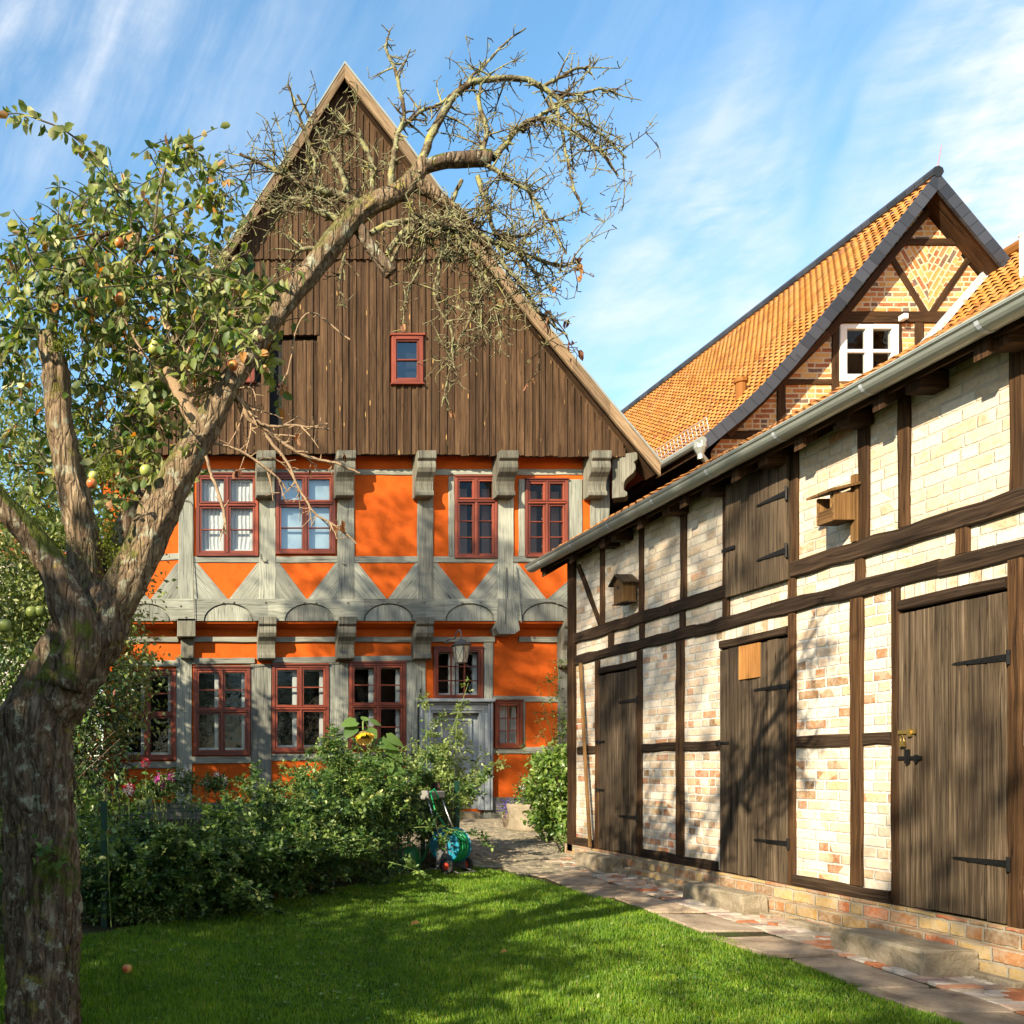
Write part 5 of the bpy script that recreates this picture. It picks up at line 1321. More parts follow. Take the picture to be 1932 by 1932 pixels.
arch([(930, 300, 16), (955, 270, 12), (985, 235, 10), (1020, 225, 8), (1070, 240, 7), (1120, 275, 6), (1160, 330, 4)], 9, .22, 2)
arch([(985, 250, 9), (1020, 220, 8), (1060, 195, 7), (1100, 190, 5)], 5, .16, 1)
arch([(905, 300, 12), (915, 250, 10), (900, 200, 8), (905, 160, 5)], 6, .2, 2)
arch([(690, 395, 20), (640, 370, 16), (590, 360, 13), (540, 340, 10), (500, 320, 7), (455, 300, 5)], 13, .27, 2, -.01)
arch([(650, 420, 14), (600, 400, 12), (560, 375, 10), (520, 395, 8), (470, 420, 5), (450, 440, 4)], 11, .24, 2)
arch([(590, 360, 9), (590, 300, 8), (570, 250, 6), (550, 190, 5), (537, 160, 3)], 5, .16, 1, .03)
arch([(660, 400, 11), (650, 330, 10), (625, 280, 8), (590, 225, 6), (565, 175, 4)], 6, .18, 2, .01)
arch([(700, 370, 12), (700, 300, 10), (660, 250, 8), (620, 265, 6)], 8, .2, 2)
arch([(620, 480, 10), (570, 470, 8), (530, 500, 6)], 7, .18, 1)
arch([(850, 385, 16), (880, 420, 13), (910, 450, 11), (950, 465, 10), (1000, 490, 8), (1050, 510, 6), (1090, 500, 4)], 14, .27, 2, -.07)
arch([(700, 440, 13), (740, 420, 12), (800, 420, 11), (850, 440, 10), (890, 480, 8), (910, 540, 7), (890, 600, 5), (870, 660, 3.5)], 15, .27, 2, -.08)
arch([(730, 480, 12), (770, 430, 11), (830, 425, 10), (880, 430, 9), (930, 480, 8), (980, 540, 7), (1010, 590, 5), (1060, 630, 3.5)], 14, .28, 2, -.08)
arch([(900, 330, 10), (915, 380, 9), (930, 430, 8), (975, 470, 7), (1020, 520, 5)], 11, .24, 2, -.07)
arch([(850, 440, 9), (830, 500, 7), (820, 560, 6), (850, 620, 5), (855, 690, 3)], 7, .2, 2, -.09)
arch([(870, 340, 9), (850, 400, 8), (870, 450, 7), (920, 520, 6), (950, 610, 4)], 10, .24, 2, -.08)
arch([(760, 370, 9), (800, 470, 7), (770, 540, 5), (755, 580, 3.5)], 5, .16, 1, -.06)
arch([(900, 300, 9), (950, 330, 8), (1000, 360, 7), (1040, 420, 5), (1070, 480, 4)], 10, .22, 2, -.05)
arch([(930, 440, 7), (990, 440, 6), (1040, 410, 4), (1070, 400, 3.5)], 5, .13, 1, -.02)
arch([(650, 480, 8), (640, 540, 6), (655, 580, 4)], 5, .12, 1, -.05)
arch([(850, 690, 3.6), (845, 740, 3.4), (842, 770, 3)], 2, .07, 1, -.05)
arch([(735, 500, 8), (760, 460, 7), (800, 420, 6)], 8, .2, 2, -.04)
twigmesh('bare_twigs', TW, M['twig'], apple)
# ---- pale dry twigs hanging from the dead stub
TW2 = []
arch([(370, 800, 16), (358, 765, 13), (375, 738, 12), (415, 735, 12), (445, 750, 11), (465, 790, 9), (500, 815, 8), (545, 845, 7), (590, 865, 6), (640, 875, 5), (680, 890, 3.5)], 10, .22, 1, -.06, .7, 0, TW2, spd=.4)
arch([(500, 815, 7), (540, 860, 6), (570, 920, 5), (600, 960, 4.5), (640, 985, 4), (680, 1020, 3)], 5, .16, 1, -.1, .6, 0, TW2, spd=.3)
arch([(440, 745, 8), (500, 800, 6), (560, 800, 5), (625, 805, 3)], 4, .13, 1, -.02, .6, 0, TW2, spd=.4)
arch([(390, 860, 6), (400, 900, 6), (420, 960, 6), (430, 1010, 5)], 1, .08, 1, -.05, .5, -.3, TW2, spd=.2)
arch([(380, 830, 5), (450, 850, 5), (520, 900, 4), (545, 930, 3)], 3, .15, 1, -.1, .7, 0, TW2, spd=.3)
arch([(330, 710, 7), (370, 640, 6), (410, 610, 5), (450, 590, 3)], 5, .15, 1, 0, .8, 0, TW2, spd=.4)
arch([(330, 740, 6), (290, 700, 5), (250, 640, 4), (230, 600, 3)], 3, .15, 1, 0, .8, 0, TW2, spd=.3)
arch([(660, 640, 4), (575, 590, 3), (540, 700, 3), (520, 740, 3)], 1, .05, 1, 0, .5, 0, TW2, spd=.1)
twigmesh('dry_twigs', TW2, M['palewig'], apple)
# ---- leafy shoots
LP, LA, LS, LR = [], [], [], []; SHT = []
def shoot(p, d, L, r0=.006, leaf=.064, dens=1.0, grav=-.10):
    q = walk(p, d, L, r0, .002, .22, grav); SHT.append(q)
    k = int(L/.021*dens)
    for j in range(k):
        f = (j+rng.random())/k; i = min(int(f*(len(q)-1)), len(q)-2); b = q[i, :3]+(q[i+1, :3]-q[i, :3])*rng.random()
        tg = norm(q[i+1, :3]-q[i, :3]); a = tg*.35+rng.normal(0, .75, 3)+np.array([0, 0, -.42])
        a = norm(a); pet = b+a*.014
        LP.append(pet); LA.append(a); LS.append(leaf*rng.uniform(.6, 1.2)); LR.append(np.clip(rng.normal(.48, .27), 0, 1))
# hand-placed outer sprigs (px, py path)
def sprig(pts, leafn, lo=0., dy=0, leaf=.064):
    p = smoothpath(TP_(pts, dy), 6); SHT.append(p)
    for _ in range(leafn):
        i = int(rng.uniform(lo, 1)*(len(p)-1)); a = norm(rng.normal(0, .7, 3)+np.array([0, 0, -.35])); LP.append(p[i, :3]+a*.012); LA.append(a); LS.append(leaf*rng.uniform(.7, 1.25)); LR.append(np.clip(rng.normal(.6, .22), 0, 1))
sprig([(330, 560, 7), (300, 470, 6), (250, 400, 5), (200, 320, 5), (165, 280, 4.5), (120, 245, 4), (80, 228, 4), (40, 215, 3), (15, 215, 3)], 55, .45, .2)
sprig([(265, 500, 7), (290, 430, 6), (300, 360, 5), (320, 300, 4), (350, 280, 4), (385, 295, 3)], 70, .4, .1)
sprig([(270, 480, 6), (300, 420, 5), (345, 395, 4), (390, 370, 4), (415, 390, 3), (420, 430, 3)], 60, .4, .1)
sprig([(270, 450, 5), (350, 440, 4), (420, 465, 3), (400, 400, 3)], 24, .5, .2)
sprig([(180, 440, 6), (120, 450, 5), (60, 440, 4), (15, 445, 3)], 40, .3, .3)
sprig([(60, 560, 5), (30, 500, 4), (15, 470, 3)], 22, .3, .3)
sprig([(480, 720, 5), (500, 680, 4), (515, 640, 3)], 22, .3, .1); sprig([(400, 560, 5), (430, 530, 4), (470, 540, 3), (510, 560, 3)], 40, .2, .2)
blobs = [(330, 300, 70, 40, 7), (375, 350, 45, 50, 5), (215, 410, 75, 70, 18), (120, 450, 90, 50, 14), (310, 440, 75, 45, 12), (60, 520, 75, 80, 22), (170, 540, 90, 80, 34), (290, 545, 95, 75, 32), (400, 560, 80, 55, 18), (470, 560, 40, 45, 7), (30, 650, 60, 90, 16),
         (190, 660, 80, 80, 26), (290, 660, 90, 80, 28), (370, 650, 60, 60, 11), (440, 610, 40, 50, 8), (500, 650, 25, 40, 5), (230, 780, 80, 80, 20), (310, 790, 60, 60, 10), (210, 890, 60, 60, 9), (275, 860, 55, 55, 9), (30, 780, 40, 80, 6), (270, 960, 50, 50, 6), (60, 900, 50, 60, 5)]
for cx_, cy_, rx_, ry_, k in blobs:
    for _ in range(int(k*2.1)):
        a = rng.uniform(0, 6.28); r_ = math.sqrt(rng.random()); px0, py0 = cx_+rx_*r_*math.cos(a), cy_+ry_*r_*math.sin(a)
        p = P(px0, py0, TY+(rng.uniform(.2, 1.2) if (cx_ < 240 and cy_ > 600) else rng.uniform(-.25, 1.15)))
        shoot(p, rng.normal(0, 1, 3)+np.array([0, 0, .25]), rng.uniform(.14, .30), .0045, .062, .95)
leaves('foliage', LP, LA, LS, M['apple_leaf'], apple, LEAF8, rnd=LR, up=.5)
twigmesh('leafy_twigs', SHT, M['stem'], apple, 4)
# dry leaves
DLp = [P(a, b, TY-.05) for a, b in ((520, 700), (528, 712), (415, 720), (420, 745), (445, 905), (450, 918), (440, 735), (650, 960), (655, 985), (600, 870), (570, 830), (1275, 600), (1100, 490), (1085, 520), (1095, 505), (1060, 560), (1030, 620), (1075, 600), (1080, 640), (925, 560), (930, 575), (1085, 640), (740, 620), (515, 695), (410, 905), (425, 730), (680, 790), (880, 760), (1050, 545), (1110, 480), (1028, 700))]
tips = np.vstack([q[-3:, :3] for q in TW+TW2 if len(q) > 3]); nl = []
for q in DLp:
    dd_q = np.linalg.norm((tips-np.array(q))*np.array([1, .25, 1]), axis=1); nl.append(Vector(tips[int(np.argmin(dd_q))]))
DLp = nl; DLp += [q+Vector((rng.normal(0, .01), 0, rng.normal(0, .02))) for q in DLp]
leaves('dry_leaves', [tuple(q) for q in DLp], rng.normal(0, .4, (len(DLp), 3))+np.array([0, 0, -1]), .045, M['dry_leaf'], apple, LEAF8)
# sprout leaves on the trunk
SP = []; SA = []
for cx_, cy_, k in ((95, 1610, 12), (110, 1635, 10), (165, 1580, 6), (195, 1575, 9), (215, 1590, 8), (75, 1600, 7)):
    for _ in range(k): SP.append(tuple(P(cx_+rng.normal(0, 13), cy_+rng.normal(0, 9), TY-.24))); SA.append(rng.normal(0, .6, 3)+np.array([.2, -.3, .1]))
leaves('sprout_leaves', SP, SA, .045, M['pale_leaf'] if False else M['sun_leaf'], apple, LEAF8)
# moss cushions
mo = []; ma = []
for (a, b, rx_, ry_, k) in ((118, 655, 30, 14, 500), (130, 640, 18, 10, 250), (200, 1010, 16, 60, 420), (195, 880, 16, 30, 260), (215, 1060, 18, 60, 500), (212, 1130, 14, 40, 300), (190, 1160, 18, 30, 200), (95, 1030, 50, 14, 300), (60, 990, 40, 12, 250), (205, 1000, 12, 20, 100)):
    for _ in range(k): q = P(a+rng.normal(0, rx_*.5), b+rng.normal(0, ry_*.5), TY-.07+rng.uniform(-.03, .1)); mo.append(tuple(q)); ma.append(rng.normal(0, .6, 3)+np.array([0, -.4, .6]))
moss_m = leafmat('moss', [(0, (.07, .10, .01)), (.6, (.16, .20, .015)), (1, (.28, .30, .03))], .2, .9, .1)
leaves('moss', mo, ma, .014, moss_m, apple)
# apples
def apple_fruit(px0, py0, r_, mat, dy=-.12):
    mb = MB(); c = P(px0, py0, TY+dy)
    prof = [(0, -.80), (.25, -.92), (.55, -.85), (.85, -.5), (1, 0), (.93, .45), (.65, .8), (.3, .88), (.12, .78), (0, .68)]
    mb.lathe([(a*r_, b*r_) for a, b in prof], c, 18); ob = mb.build('apple', mat, apple, smooth=True)
    mb = MB(); mb.tube([(c.x, c.y, c.z+r_*.68), (c.x+.005, c.y, c.z+r_*1.35)], .0018, 5); mb.build('stalk', M['stem'], ob)
def applemat(n, a, b):
    m, t, p = new_mat(n); fin(t, p, t.mix(t.ramp(t.noise(t.obj(), 14, 4), [(.4, 0), (.6, 1)]), a, b), .35, None, 0, .5); return m
ag = applemat('green_apple_skin', (.30, .36, .07), (.42, .44, .12)); ar = applemat('red_apple_skin', (.55, .10, .03), (.60, .36, .08))
for a, b, r_, mm in ((392*.98-90, 650, .030, ag), (290, 658, .029, ag), (228, 565, .030, ar), (200, 548, .026, ar), (225, 458, .024, ar), (243, 510, .024, ar), (275, 888, .03, ag), (173, 912, .026, ar), (176, 898, .024, ag), (60, 1155, .030, ag), (76, 1153, .028, ag), (8, 1180, .034, ag), (440, 690, .024, ar)):
    apple_fruit(a, b, r_, mm)
# fallen apple and leaves on the lawn
mb = MB(); Yf = 2625/((1837-HY)+52.5); c = (PX(240, Yf), Yf, gz(Yf)+.03); prof = [(0, -.80), (.25, -.92), (.55, -.85), (.85, -.5), (1, 0), (.93, .45), (.65, .8), (.3, .88), (.12, .78), (0, .68)]
mb.lathe([(a*.032, b*.032) for a, b in prof], c, 16); tag(mb.build('fallen_apple', ar, smooth=True), 'reddish windfall apple lying on the shaded lawn', 'apple')
wd2 = leaves('lawn_weeds', WEEDS[0], WEEDS[1], .024*rng.uniform(.7, 1.3, len(WEEDS[0])), M['laurel_leaf'], None, LEAFW, up=2.0); tag(wd2, kind='stuff'); wd2['label'] = 'small clover and weeds scattered through the lawn'; wd2['category'] = 'weeds'
for px0, py0, lb, sz in ((775, 1752, 'curled pale dry leaf in the middle of the lawn', .09), (945, 1806, 'small brown fallen leaf on the lawn toward the front', .06)):
    Yf = 2625/((py0-HY)+52.5); o = leaves('fallen_leaf', [(PX(px0, Yf), Yf, gz(Yf)+.03)], [(1, .3, .35)], [sz], M['dry_leaf'], None, LEAF8, nrm=np.array([[0, -.4, 1]]), rnd=np.array([.95])); tag(o, lb, 'leaf')

# ================================================================== SHRUBS AND TREES
def crown(name, cen, rad, ncl, per, rc, leaf, mat, parent, tpl=LEAF4, low=0., up=.7, out=.5, bias=.45, rb=.5, rs=.25):
    cen = np.array(cen); rad = np.array(rad); d = norm(rng.normal(size=(ncl, 3))); rr = rng.random(ncl)**bias
    C = cen+d*rr[:, None]*rad; 
    if low: C[:, 2] = np.maximum(C[:, 2], low)
    cv = rng.normal(0, .16, ncl)
    P_ = np.repeat(C, per, 0)+rng.normal(size=(ncl*per, 3))*rc*np.array([1, 1, .7])
    A = norm(P_-cen)*out+rng.normal(size=P_.shape)*.7+np.array([0, 0, -.15])
    r_ = np.clip(np.repeat(rb+cv, per)+rng.normal(0, rs, ncl*per), 0, 1)
    return leaves(name, P_, A, leaf*rng.uniform(.6, 1.25, ncl*per), mat, parent, tpl, rnd=r_, up=up)
def tree(name, x, y, h, r_, label, mat, ncl, per, leaf, kind='tree', rc=.3, trunk=.14, crz=None, zc=None, group=None, ry=None):
    e = empty(name, (x, y, gz(y)), label, kind, group)
    zc = zc or h*.62; crz = crz or h*.38
    barktube('trunk', [(x, y, gz(y)-.1, trunk), (x+.05, y, h*.25, trunk*.8), (x-.05, y+.05, h*.5, trunk*.6), (x, y, h*.85, trunk*.2)], M['bark'], e, 12, 5, .01, x)
    q = []
    for k in range(16):
        a = rng.random()*6.28; z0_ = h*rng.uniform(.3, .75); q.append(walk((x, y, z0_), (math.cos(a), math.sin(a), .5), r_*rng.uniform(.6, .95), trunk*.3, .008, .2, 0, 9))
    twigmesh('branches', q, M['stem'], e)
    crown('crown', (x, y, zc), (r_, ry or r_, crz), ncl, per, rc, leaf, mat, e)
    return e
# tall leafy tree behind the apple tree, left
tree('garden_tree', -1.6, 12.2, 6.9, 1.5, 'tall bushy yellow-green tree behind the apple tree at the left edge', M['tree_leaf'], 520, 75, .085, rc=.20, trunk=.10, crz=3.1, zc=3.6)
def shrub(name, cen, rad, label, mat, ncl, per, leaf, rc=.10, cat='shrub', stems=14, group=None, base=None, tpl=LEAF4, **kw):
    x, y, z = cen; e = empty(name, (x, y, gz(y)), label, cat, group)
    q = []
    for k in range(stems):
        a = rng.random()*6.28; tgt = np.array([math.cos(a)*rad[0]*.8, math.sin(a)*rad[1]*.8, (z+rad[2]*.6-gz(y))]); q.append(walk((x+rng.normal(0, .06), y+rng.normal(0, .06), gz(y)-.02), tgt, np.linalg.norm(tgt), .012, .004, .12, 0, 9))
    twigmesh('stems', q, M['stem'], e, 5); crown('foliage', cen, rad, ncl, per, rc, leaf, mat, e, tpl, low=gz(y)+.03, **kw); return e
shrub('holly_bush', (-.95, 11.2, 1.6), (.62, .6, 1.65), 'dark dense shrub with reddish leaves left of the lower house windows', M['dark_leaf'], 170, 55, .07, .13)
shrub('garden_shrub', (-1.5, 9.3, 1.3), (.85, .7, 1.4), 'green shrub behind the apple trunk on the left', M['rose_leaf'], 150, 60, .06, .13)
shrub('garden_shrub', (-.62, 8.9, .85), (.42, .4, .75), 'small yellow-green shrub just right of the apple trunk', M['laurel_leaf'], 60, 45, .075, .10)
shrub('garden_shrub', (-1.3, 6.6, .6), (.5, .45, .55), 'low dark plants left of the apple trunk foot', M['rose_leaf'], 70, 45, .05, .09)
# rose hedge along the fence
roses = [(-.25, 7.7, .74, 'leftmost dark rose bush beside the apple trunk'), (.35, 8.0, .88, 'low rose bush with arching canes over the wire fence'),
         (.95, 8.75, .98, 'full rose bush in the middle of the hedge'), (1.5, 9.4, 1.12, 'broad rose bush with sunlit top below the third ground-floor window'),
         (2.0, 10.15, 1.38, 'sunlit rose bush behind the tall sunflower stalk'), (2.6, 11.35, 1.38, 'bright rose bush at the hedge end beside the hose cart')]
def rosebush(x, y, h, lab):
    e = empty('rose_bush', (x, y, gz(y)), lab, 'rose bush', 'rose bushes of the garden hedge')
    canes = []; LPp, LAa, LRr = [], [], []
    for k in range(44):
        a = rng.random()*6.28; lean = rng.uniform(.25, .95)*(.55 if x > 1.9 else 1); L = h*rng.uniform(.75, 1.25)
        q = walk((x+rng.normal(0, .1), y+rng.normal(0, .08), gz(y)), (math.cos(a)*lean, math.sin(a)*lean*.8, 1), L, .007, .0025, .1, -.085 if rng.random() < .6 else -.03, 16)
        canes.append(q)
        if True:
            subs = [q[3:]]
            for _ in range(6):
                i = rng.integers(4, len(q)-1); s_ = walk(q[i, :3], rng.normal(0, 1, 3)+np.array([0, -.1, .4]), rng.uniform(.10, .28), .003, .0015, .2, -.04, 6); canes.append(s_); subs.append(s_)
            for s_ in subs:
                for j in range(len(s_)*2):
                    b = s_[rng.integers(0, len(s_)), :3]
                    rx = norm(rng.normal(0, 1, 3)+np.array([0, 0, .1])); L2 = .055; cv = np.clip(rng.normal(.5, .25), 0, 1)
                    sd_ = norm(np.cross(rx, np.array([0, 0, 1.])+rng.normal(0, .2, 3)))
                    for f, sg in ((1, 0), (.62, 1), (.62, -1), (.3, 1), (.3, -1)):
                        LPp.append(b+rx*L2*f); LAa.append(rx*(.6 if sg else 1)+sd_*sg*.9); LRr.append(cv)
    twigmesh('canes', canes, M['greenstem'], e, 4)
    leaves('foliage', LPp, LAa, .041*rng.uniform(.7, 1.25, len(LPp)), M['rose_leaf'], e, LEAFW, rnd=LRr, up=1.2)
for r_ in roses: rosebush(*r_)
# inner dark fill of hedge: low ground cover
e = shrub('ground_ivy', (1.1, 9.05, .3), (.5, .4, .3), 'dark low leaves at the foot of the rose hedge by the lawn', M['dark_leaf'], 70, 40, .05, .10, cat='plant')
for i, (x_, y_, lb) in enumerate(((-.1, 7.65, 'dark low leaves at the hedge foot nearest the apple trunk'), (.45, 7.95, 'low leafy weeds at the hedge foot with tiny daisies'), (2.3, 10.0, 'low leaves at the hedge foot left of the watering can'))):
    shrub('low_plant', (x_, y_, gz(y_)+.12), (.35, .22, .16), lb, M['rose_leaf'], 40, 30, .04, .06, cat='plant', stems=4)
# tall pale rose in front of the door
def tallrose(x, y, lab, targets, mat, name='climbing_rose', leaf=.045, dens=1.0, cat='rose bush'):
    e = empty(name, (x, y, gz(y)), lab, cat); canes = []; A, B, C_ = [], [], []
    for tx, tz, ty, br in targets:
        m_ = ((x+tx)/2+rng.normal(0, .08), (y+ty)/2, (gz(y)+tz)/2+.1)
        q = smoothpath([(x+rng.normal(0, .05), y+rng.normal(0, .05), gz(y), .009), (*m_, .006), (tx, ty, tz, .003)], 9); canes.append(q)
        subs = [q[5:]]
        for _ in range(br):
            i = rng.integers(5, len(q)); s_ = walk(q[i, :3], rng.normal(0, 1, 3)+np.array([0, 0, .35]), rng.uniform(.12, .34), .004, .002, .2, -.06, 7); canes.append(s_); subs.append(s_)
        for s_ in subs:
            for j in range(int(len(s_)*2.2*dens)):
                b = s_[rng.integers(0, len(s_)), :3]; rx = norm(rng.normal(0, 1, 3)); sd_ = norm(np.cross(rx, np.array([0, 0, 1.])+rng.normal(0, .2, 3))); cv = np.clip(rng.normal(.55, .25), 0, 1)
                for f, sg in ((1, 0), (.6, 1), (.6, -1)): A.append(b+rx*leaf*1.5*f); B.append(rx*(.6 if sg else 1)+sd_*sg*.9); C_.append(cv)
    twigmesh('canes', canes, M['greenstem'], e, 5); leaves('foliage', A, B, leaf*rng.uniform(.7, 1.2, len(A)), mat, e, LEAFW, rnd=C_, up=1.0); return e
YR = 11.9
tg_ = [(PX(a, YR), PZ(b, YR), YR+rng.uniform(-.3, .3), k) for a, b, k in ((878, 1290, 2), (800, 1315, 8), (790, 1400, 8), (820, 1410, 11), (850, 1420, 12), (880, 1440, 12), (905, 1445, 10), (930, 1430, 5), (870, 1380, 9), (775, 1430, 10), (740, 1450, 11), (830, 1460, 13), (860, 1480, 13), (890, 1500, 9), (770, 1480, 12), (800, 1500, 12), (845, 1350, 7), (858, 1330, 3))]
tallrose(PX(820, YR), YR, 'tall pale green rose with long shoots in front of the grey front door', tg_, M['pale_leaf'], leaf=.043)
YR = 10.2
tg_ = [(PX(a, YR), PZ(b, YR), YR+rng.uniform(-.2, .3), k) for a, b, k in ((600, 1405, 3), (590, 1435, 6), (570, 1455, 7), (650, 1430, 8), (690, 1425, 8), (720, 1440, 9), (630, 1460, 8), (540, 1475, 6), (500, 1482, 6), (460, 1488, 6), (420, 1495, 5), (670, 1470, 9))]
tallrose(PX(600, YR), YR, 'sunlit rose canes reaching up below the middle ground-floor windows', tg_, M['laurel_leaf'], leaf=.032)
YR = 17.3
tg_ = [(PX(a, YR), PZ(b, YR), YR-rng.uniform(.1, .4), k) for a, b, k in ((1000, 1290, 4), (1020, 1275, 4), (1045, 1255, 4), (1000, 1350, 3), (960, 1400, 2), (1030, 1300, 4), (1055, 1330, 5), (1060, 1240, 4), (1040, 1380, 4))]
tallrose(PX(1066, YR), YR-.1, 'thin climbing rose on the corner post of the orange house', tg_, M['rose_leaf'], leaf=.04, dens=.7)
# shrub right of the path
shrub('mock_orange', (PX(1062, 13.5), 13.5, 1.12), (.42, .50, .72), 'rounded bright green shrub by the corner of the shed', M['laurel_leaf'], 190, 42, .085, .085, stems=10, tpl=LEAF8, up=.9, rb=.62)
shrub('silver_plant', (PX(1068, 12.3), 12.25, gz(12)+.14), (.13, .12, .16), 'small silver-green tuft at the foot of the shed corner', M['pale_leaf'], 16, 22, .04, .04, cat='plant', stems=4)
# stone planter with flowers
xp, yp = PX(1000, 15.2), 15.2; zp = gz(yp)
pt = empty('stone_planter', (xp, yp, zp), 'pale round stone trough with red flowers beside the shrub', 'planter')
mb = MB(); mb.lathe([(0, 0), (.36, 0), (.36, .05), (.33, .12), (.34, .30), (.37, .40), (.36, .44), (.31, .44), (.29, .38), (0, .38)], (xp, yp, zp), 26); mb.build('trough', M['step'], pt, smooth=True)
mb = MB(); mb.lathe([(0, .40), (.29, .40)], (xp, yp, zp), 20); mb.build('soil', M['soil'], pt)
fl_ = empty('geranium', (xp, yp, zp+.40), 'red and white flowering plant growing in the stone trough', 'flowers')
crown('foliage', (xp, yp, zp+.58), (.30, .25, .22), 40, 26, .05, .055, M['rose_leaf'], fl_)
for mm, k in (('petal_red', 7), ('petal_white', 3)):
    c_ = np.array([(xp+rng.uniform(-.3, .3), yp-.2+rng.uniform(-.1, .1), zp+.6+rng.uniform(-.1, .25)) for _ in range(k)]); q = np.repeat(c_, 14, 0)
    leaves('blossom', q+rng.normal(0, .018, q.shape), rng.normal(size=q.shape), .026, M[mm], fl_)
fp = empty('purple_flowers', (PX(958, 15.6), 15.6, gz(15.6)), 'deep purple flowers in a dark pot left of the stone trough', 'flowers')
mb = MB(); mb.lathe([(0, 0), (.12, 0), (.16, .24), (.17, .26), (.14, .26), (0, .22)], (PX(965, 15.6), 15.6, gz(15.6)), 16); mb.build('pot', M['flag'], fp, smooth=True)
c_ = np.array([PX(955, 15.6), 15.5, gz(15.6)+.36]); q = c_+rng.normal(0, 1, (220, 3))*np.array([.08, .07, .07]); leaves('blossom', q, rng.normal(size=q.shape), .035, M['petal_purple'], fp)
crown('foliage', tuple(c_-np.array([0, 0, .06])), (.12, .1, .1), 12, 16, .04, .04, M['rose_leaf'], fp)
# sunflower
Ys = 10.4; sf = empty('sunflower', (PX(725, Ys), Ys, gz(Ys)), 'drooping yellow sunflower with large leaves rising above the hedge', 'sunflower')
st = smoothpath([(PX(735, Ys), Ys, gz(Ys), .014), (PX(728, Ys), Ys, PZ(1500, Ys), .012), (PX(715, Ys), Ys-.02, PZ(1440, Ys), .011), (PX(700, Ys), Ys-.03, PZ(1395, Ys), .010), (PX(690, Ys), Ys-.05, PZ(1366, Ys), .009), (PX(682, Ys), Ys-.09, PZ(1362, Ys), .009), (PX(681, Ys), Ys-.11, PZ(1378, Ys), .009)], 6)
twigmesh('stalk', [st], M['greenstem'], sf, 8)
hc = P(682, 1388, Ys)+Vector((0, -.13, 0)); mb = MB(); mb.lathe([(0, .04), (.04, .035), (.06, .018), (.06, 0), (.04, -.018), (0, -.018)], (0, 0, 0), 20)
hd_ = mb.build('flower_head', simple('sunflower_disc', (.20, .15, .04), .9, 0, .5, 60, .8), None, smooth=True)
for v in hd_.data.vertices: v.co = Vector(v.co)
hd_.parent = sf; rt = Vector((0, .0, 0)); hd_.location = hc-Vector(sf.location); hd_.rotation_euler = (R(-35), R(8), 0)
n = 54; th = np.arange(n)*2*np.pi/n*2+rng.normal(0, .06, n); tilt = R(-35)
loc = np.stack([np.cos(th)*.05, np.sin(th)*.05, np.full(n, -.005)], 1); ax = np.stack([np.cos(th), np.sin(th), np.full(n, -1.2)+rng.normal(0, .35, n)], 1)
rx_m = np.array([[1, 0, 0], [0, math.cos(tilt), -math.sin(tilt)], [0, math.sin(tilt), math.cos(tilt)]])
leaves('petals', loc@rx_m.T+np.array(hc), ax@rx_m.T, .078, M['petal_y'], sf, LEAF8, nrm=(np.stack([np.cos(th)*.8, np.sin(th)*.8, np.ones(n)], 1))@rx_m.T)
HEART = (np.array([(0, 0, 0), (-.08, .22, .05), (.2, .42, .08), (.6, .3, .02), (1, 0, -.14), (.6, -.3, .02), (.2, -.42, .08), (-.08, -.22, .05), (.3, 0, -.01), (.7, 0, -.05)]),
         [np.array([(0, 8, 1), (8, 2, 1), (0, 7, 8), (8, 7, 6), (9, 4, 3), (9, 5, 4)]), np.array([(8, 9, 3, 2), (8, 6, 5, 9)])])
lf = [(695, 1375, (.3, -.5, -.9), .20), (712, 1402, (1.1, -.3, -.25), .26), (733, 1415, (.7, -.4, -.6), .22), (700, 1428, (-.3, -.8, -1), .26), (722, 1432, (.3, -.9, -.9), .25), (735, 1440, (.8, -.4, -.8), .24), (672, 1362, (-1, -.3, -.2), .20), (668, 1370, (-.8, -.4, -.9), .2), (700, 1362, (.6, .2, -.1), .15), (730, 1392, (.9, .1, -.35), .24), (728, 1470, (.5, -.6, -.6), .24), (718, 1480, (-.7, -.5, -.5), .22), (690, 1360, (-.1, .4, .3), .12)]
leaves('leaf_blades', [tuple(P(a, b, Ys-.05)) for a, b, _, _ in lf], [c for _, _, c, _ in lf], [s_ for *_, s_ in lf], M['sun_leaf'], sf, HEART, nrm=np.array([[.1, -.7, .8]]*len(lf)))
# dahlias etc.
def flowerhead(px0, py0, Y, r_, mats, lab, stalk=True, name='dahlia', cat='flower', n=130):
    c = P(px0, py0, Y); e = empty(name, (c.x, Y, gz(Y)), lab, cat)
    q = smoothpath([(c.x+.03, Y, gz(Y), .005), (c.x+.01, Y, (gz(Y)+c.z)/2, .005), (c.x, Y, c.z, .004)], 5); twigmesh('stalk', [q], M['greenstem'], e)
    k = int(n*.9); lp = q[rng.integers(3, len(q)-2, 14), :3]; leaves('leaf_blades', lp, rng.normal(0, 1, (14, 3)), .09, M['rose_leaf'], e, LEAF8)
    for mi, (mm, fr) in enumerate(mats):
        kk = int(n*fr); d = norm(rng.normal(size=(kk, 3))); 
        if mi == 1: d[:, 1] = -abs(d[:, 1])-.6; d = norm(d)
        leaves('petals', np.array(c)+d*r_*(.6 if mi == 0 else .68), d+rng.normal(0, .3, d.shape), r_*.55, M[mm], e, LEAF4)
flowerhead(275, 1440, 8.6, .045, [('petal_red', 1), ('petal_white', .15)], 'red dahlia on the tallest stalk above the wire fence')
flowerhead(243, 1490, 8.3, .058, [('petal_red', 1), ('petal_white', .5)], 'red and white dahlia on a short stalk near the apple trunk')
